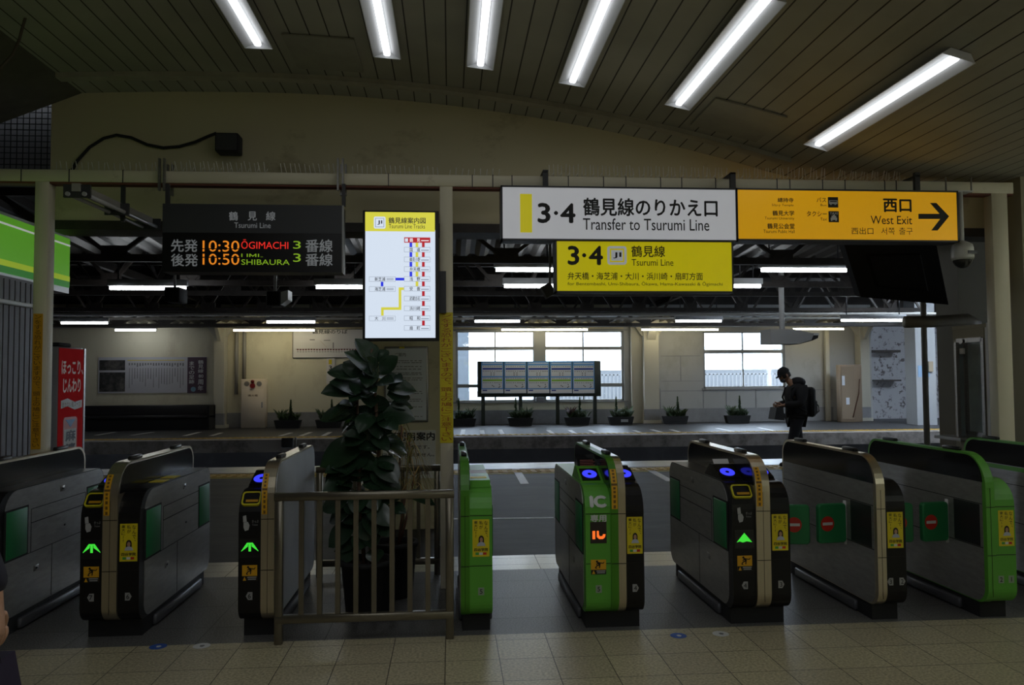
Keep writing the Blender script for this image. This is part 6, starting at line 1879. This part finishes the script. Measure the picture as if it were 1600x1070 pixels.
def person(name, label, loc, J, face, pitch, cloth, trousers, shoe, coat_hem, coat_r, curl, hands, cap):
    t = thing(name, label, 'person', loc, local=True)
    K = list(J.keys()); idx = {k: i for i, k in enumerate(K)}
    P = [tuple(J[k][0]) for k in K]; Rr = [J[k][1] for k in K]
    E = [('pelvis', 'spine'), ('spine', 'chest'), ('chest', 'neck'), ('neck', 'skull')]
    for s in ('l', 'r'):
        E += [('pelvis', s + 'hip'), (s + 'hip', s + 'knee'), (s + 'knee', s + 'ankle'), (s + 'ankle', s + 'toe'), ('chest', s + 'shoulder'), (s + 'shoulder', s + 'elbow'), (s + 'elbow', s + 'wrist')]
    m = M(); V, Fs = skinned(P, [(idx[a], idx[b]) for a, b in E], Rr, 2); m.add(V, Fs, True)
    hv, hf, T = head_geo(J['head'][0], face, J['head_scale'][0] if 'head_scale' in J else 1.0, pitch) if False else head_geo(HEADC, face, 1.0, pitch)
    m.add(hv, hf, True)
    for s in ('l', 'r'):
        d, th, pn = hands[s]
        hand_geo(m, J[s + 'wrist'][0], d, th, pn, curl)
    body = m.build('body', skin_m, t)
    e = M()
    for sgn in (-1, 1):
        e.ball(T((.086, sgn * .032, .004)), .011, 10, 8)
    e.build('eyes', mat('eye_dark', (0.05, 0.04, 0.04), .15), t)
    mo = M(); mo.ball(T((.098, 0, -.062)), (.006, .022, .006) if abs(sin(face)) < .5 else (.022, .006, .006), 10, 6); mo.build('mouth', mat('lip', (0.32, 0.12, 0.10), .5), t)
    # hair
    hm = M(); n = 26
    V = []; rows = 9
    for i in range(rows + 1):
        p = pi / 2 - i * (pi * .62) / rows
        for tt in np.linspace(0, 2 * pi, n, False):
            a = ((tt + pi) % (2 * pi)) - pi
            pl = max(p, .42 if abs(a) < .9 else (-.25 if abs(a) < 1.7 else -.75))
            V.append(T((cos(pl) * cos(a) * .106, cos(pl) * sin(a) * .084, sin(pl) * .131)))
    hm.add(V, [(i * n + j, (i + 1) * n + j, (i + 1) * n + (j + 1) % n, i * n + (j + 1) % n) for i in range(rows) for j in range(n)], True)
    hm.build('hair', hair_m, t)
    if cap:
        cm = M(); V = []; rows = 7
        for i in range(rows + 1):
            p = pi / 2 - i * (pi / 2 - .30) / rows
            V += [T((cos(p) * cos(a) * .114 - .004, cos(p) * sin(a) * .094, sin(p) * .140 + .004)) for a in np.linspace(0, 2 * pi, n, False)]
        cm.add(V, [(i * n + j, (i + 1) * n + j, (i + 1) * n + (j + 1) % n, i * n + (j + 1) % n) for i in range(rows) for j in range(n)], True)
        B = []
        for zz in (.046, .036):
            for u in np.linspace(-1, 1, 9):
                B.append(T((.098 * cos(u * .9), .098 * .9 * sin(u * .9), zz)))
            for u in np.linspace(1, -1, 9):
                B.append(T((.098 * cos(u * .9) + .055 * (1 - .55 * u * u), .088 * sin(u * .9), zz - .022)))
        k = 18
        cm.add(B, [tuple(range(k)), tuple(range(2 * k - 1, k - 1, -1))] + [(i, k + i, k + (i + 1) % k, (i + 1) % k) for i in range(k)])
        cm.build('cap', mat('cap_black', (0.012, 0.012, 0.014), .8), t)
    # trousers
    q = M()
    V, Fs = skinned([J['pelvis'][0]] + [J[s + k][0] if k != 'ankle' else tuple(np.array(J[s + k][0]) + (0, 0, -.01)) for s in 'lr' for k in ('hip', 'knee', 'ankle')], [(0, 1), (1, 2), (2, 3), (0, 4), (4, 5), (5, 6)], [.145, .108, .086, .072, .108, .086, .072], 2)
    q.add(V, Fs, True); q.build('trousers', trousers, t)
    for s in 'lr':
        a = np.array(J[s + 'ankle'][0]); b = np.array(J[s + 'toe'][0]); dr = (b - a) * (1, 1, 0); dr /= np.linalg.norm(dr)
        h = np.array((a[0], a[1], .045)) - dr * .05; f = h + dr * .25
        V, Fs = skinned([tuple(h), tuple(h + dr * .12 + (0, 0, .005)), tuple(f - (0, 0, .008))], [(0, 1), (1, 2)], [(.045, .045), (.047, .045), (.042, .034)], 2)
        V = [(x, y, max(z, 0.0)) for x, y, z in V]
        M().add(V, Fs, True).build('shoe', shoe, t)
    # coat
    q = M()
    ps, sp2, ch = (np.array(J[k][0]) for k in ('pelvis', 'spine', 'chest'))
    hem = np.array((ps[0], ps[1], coat_hem))
    nk = np.array(J['neck'][0])
    nodes = [tuple(hem), tuple(sp2 * .5 + hem * .5), tuple(sp2), tuple(ch), tuple(ch + (nk - ch) * .8)]
    ed = [(0, 1), (1, 2), (2, 3), (3, 4)]; rr = [coat_r * .95, coat_r, coat_r * 1.0, coat_r * .98, .095]
    for s in 'lr':
        k = len(nodes); sh, el, wr = (np.array(J[s + x][0]) for x in ('shoulder', 'elbow', 'wrist'))
        nodes += [tuple(sh), tuple(el), tuple(el + (wr - el) * .93)]; ed += [(3, k), (k, k + 1), (k + 1, k + 2)]; rr += [.095, .075, .056]
    V, Fs = skinned(nodes, ed, rr, 2); q.add(V, Fs, True)
    q.build('coat', cloth, t)
    return t, T


coat_dark = mat('coat_black', (0.012, 0.012, 0.016), .75, bump=.3, scale=30)
trous = mat('trousers_dark', (0.014, 0.015, 0.022), .8)
shoe_m = mat('shoe_black', (0.012, 0.012, 0.012), .5)
# the person on the near platform, seen from the side, looking down
PX, PY_ = at(1243, 690, 12.5)[0], 12.5
HEADC = (-.165, 0, 1.485)
J = dict(pelvis=((.02, 0, .84), .11), spine=((.015, 0, 1.0), .11), chest=((.03, 0, 1.20), .12), neck=((-.06, 0, 1.36), .055), skull=((-.13, 0, 1.43), .055),
         lhip=((.03, .085, .76), .085), lknee=((.09, .10, .43), .058), lankle=((.12, .10, .09), .04), ltoe=((-.02, .11, .04), .032),
         rhip=((0, -.085, .76), .085), rknee=((-.09, -.10, .43), .058), rankle=((-.13, -.10, .09), .04), rtoe=((-.28, -.11, .04), .032),
         lshoulder=((.03, .19, 1.27), .06), lelbow=((.02, .26, 1.02), .046), lwrist=((-.23, .10, 1.00), .030),
         rshoulder=((.03, -.19, 1.27), .06), relbow=((.00, -.26, 1.02), .046), rwrist=((-.24, -.10, 1.00), .030))
t, T = person('person', 'person in a dark coat and cap standing on the platform, looking down', (PX, PY_, 0), J, pi, .45, coat_dark, trous, shoe_m, .74, .185, .75,
              dict(l=((-1, -.2, -.1), (0, 0, 1), (0, -1, 0)), r=((-1, .2, -.2), (0, 0, 1), (0, 1, 0))), True)
M().ball((.06, 0, 1.37), (.12, .15, .085), 18, 10).build('hood', coat_dark, t)
mk = M(); V = []
M().ball(T((.062, 0, -.062)), (.042, .055, .042), 14, 10).build('face_mask', mat('mask_grey', (0.07, 0.075, 0.085), .8), t)
t = thing('backpack', 'black backpack on the back of the person on the platform', 'backpack', (PX + .25, PY_, .80))
o = np.array((PX, PY_, 0))
M().rbox(tuple(o + (.185, -.17, .80)), tuple(o + (.30, .17, 1.29)), .06, 4).build('sack', mat('backpack_black', (0.014, 0.014, 0.016), .6, bump=.2, scale=40), t)
M().rbox(tuple(o + (.25, -.13, .84)), tuple(o + (.335, .13, 1.08)), .035, 3).build('pocket', mat('backpack_black', (0.014, 0.014, 0.016), .6), t)
m = M()
for s in (-.12, .12):
    m.tube([tuple(o + (.16, s, 1.28)), tuple(o + (.04, s * 1.05, 1.345)), tuple(o + (-.10, s * 1.1, 1.27)), tuple(o + (-.145, s * 1.15, 1.12)), tuple(o + (-.06, s * 1.5, .98)), tuple(o + (.14, s * 1.2, .88))], .016, 6)
m.build('shoulder_strap', black_matt, t)
M().tube([tuple(o + (.30, -.10, 1.05)), tuple(o + (.35, -.11, .98)), tuple(o + (.36, -.11, .90)), tuple(o + (.31, -.10, .86))], .010, 6).build('side_loop', black_matt, t)
t = thing('hand_bag', 'dark bag held in front by the person on the platform', 'bag', (PX - .33, PY_, .76))
M().prism([(PX - .40, .77), (PX - .23, .75), (PX - .25, .97), (PX - .36, .96)], 'Y', PY_ - .13, PY_ + .13).build('sack', mat('bag_dark', (0.02, 0.021, 0.024), .6), t)
M().tube([(PX - .35, PY_ - .06, .95), (PX - .33, PY_ - .06, 1.02), (PX - .28, PY_ - .06, 1.02), (PX - .26, PY_ - .06, .95)], .009, 6).build('handle', black_matt, t)

# the passer-by at the lower left edge: only a hand and the bag it carries come into the frame
hx, hy, hz = at(17, 988, 2.2)
ox = hx - .36
HEADC = (0, .02, 1.50)
J = dict(pelvis=((0, 0, .88), .12), spine=((0, 0, 1.04), .115), chest=((0, 0, 1.22), .125), neck=((0, 0, 1.37), .055), skull=((0, .01, 1.44), .055),
         lhip=((-.09, 0, .80), .085), lknee=((-.09, .06, .45), .06), lankle=((-.09, .02, .09), .04), ltoe=((-.10, .16, .04), .032),
         rhip=((.09, 0, .80), .085), rknee=((.09, -.02, .45), .06), rankle=((.09, -.14, .10), .04), rtoe=((.10, 0, .04), .032),
         lshoulder=((-.19, 0, 1.30), .06), lelbow=((-.24, -.03, 1.06), .046), lwrist=((-.25, .06, .85), .030),
         rshoulder=((.19, 0, 1.30), .06), relbow=((.235, -.01, 1.08), .046), rwrist=((.32, 0, hz + .07), .030))
t, T = person('passer_by', 'passer-by at the lower left edge, only a bare hand in view', (ox, hy, 0), J, pi / 2, 0.1, mat('coat_navy', (0.012, 0.011, 0.022), .8), trous, shoe_m, .74, .16, .95,
              dict(l=((0, .1, -1), (0, 1, 0), (1, 0, 0)), r=((.12, .05, -1), (0, 1, 0), (-1, 0, 0))), False)
t = thing('shopping_bag', 'dark purple bag hanging from the hand at the lower left corner', 'bag', (hx, hy, .30))
bx_ = hx - .045
M().prism([(bx_ - .20, .34), (bx_ + .10, .34), (bx_ + .088, .42), (bx_ + .020, hz - .070), (bx_ - .09, hz - .070), (bx_ - .19, .44)], 'Y', hy - .07, hy + .07).build('sack', mat('bag_purple', (0.016, 0.009, 0.035), .55), t)
M().tube([(bx_ + .015, hy, hz - .08), (bx_ + .012, hy, hz - .05), (bx_ - .02, hy, hz - .04), (bx_ - .06, hy, hz - .05), (bx_ - .07, hy, hz - .08)], .008, 6).build('handle', black_matt, t)

# small things left
p = at(440, 700, 19.3); q = at(458, 684, 19.3)
t = thing('track_marker', 'small black marker box on a post at the far platform edge', 'marker', ((p[0] + q[0]) / 2, 19.35, p[2]))
M().rbox((p[0], 19.28, p[2]), (q[0], 19.36, q[2]), .01, 1).build('box', black_matt, t)
M().box((q[0] + .02, 19.36, p[2] - .02), (q[0] + .06, 19.44, q[2] + .01)).box((p[0] + .05, 19.36, p[2] + .05), (q[0] + .05, 19.40, p[2] + .09)).build('post', steel, t)
tag(M().tube([at(px, py, 4.9) for px, py in ((52, -20), (45, 10), (36, 40), (30, 62), (20, 85), (8, 98), (-10, 120))], .008, 6).build('hanging_cable', mat('dust_cable', (0.10, 0.08, 0.06), .8)), 'loose dusty cable hanging at the upper left corner', 'cable')
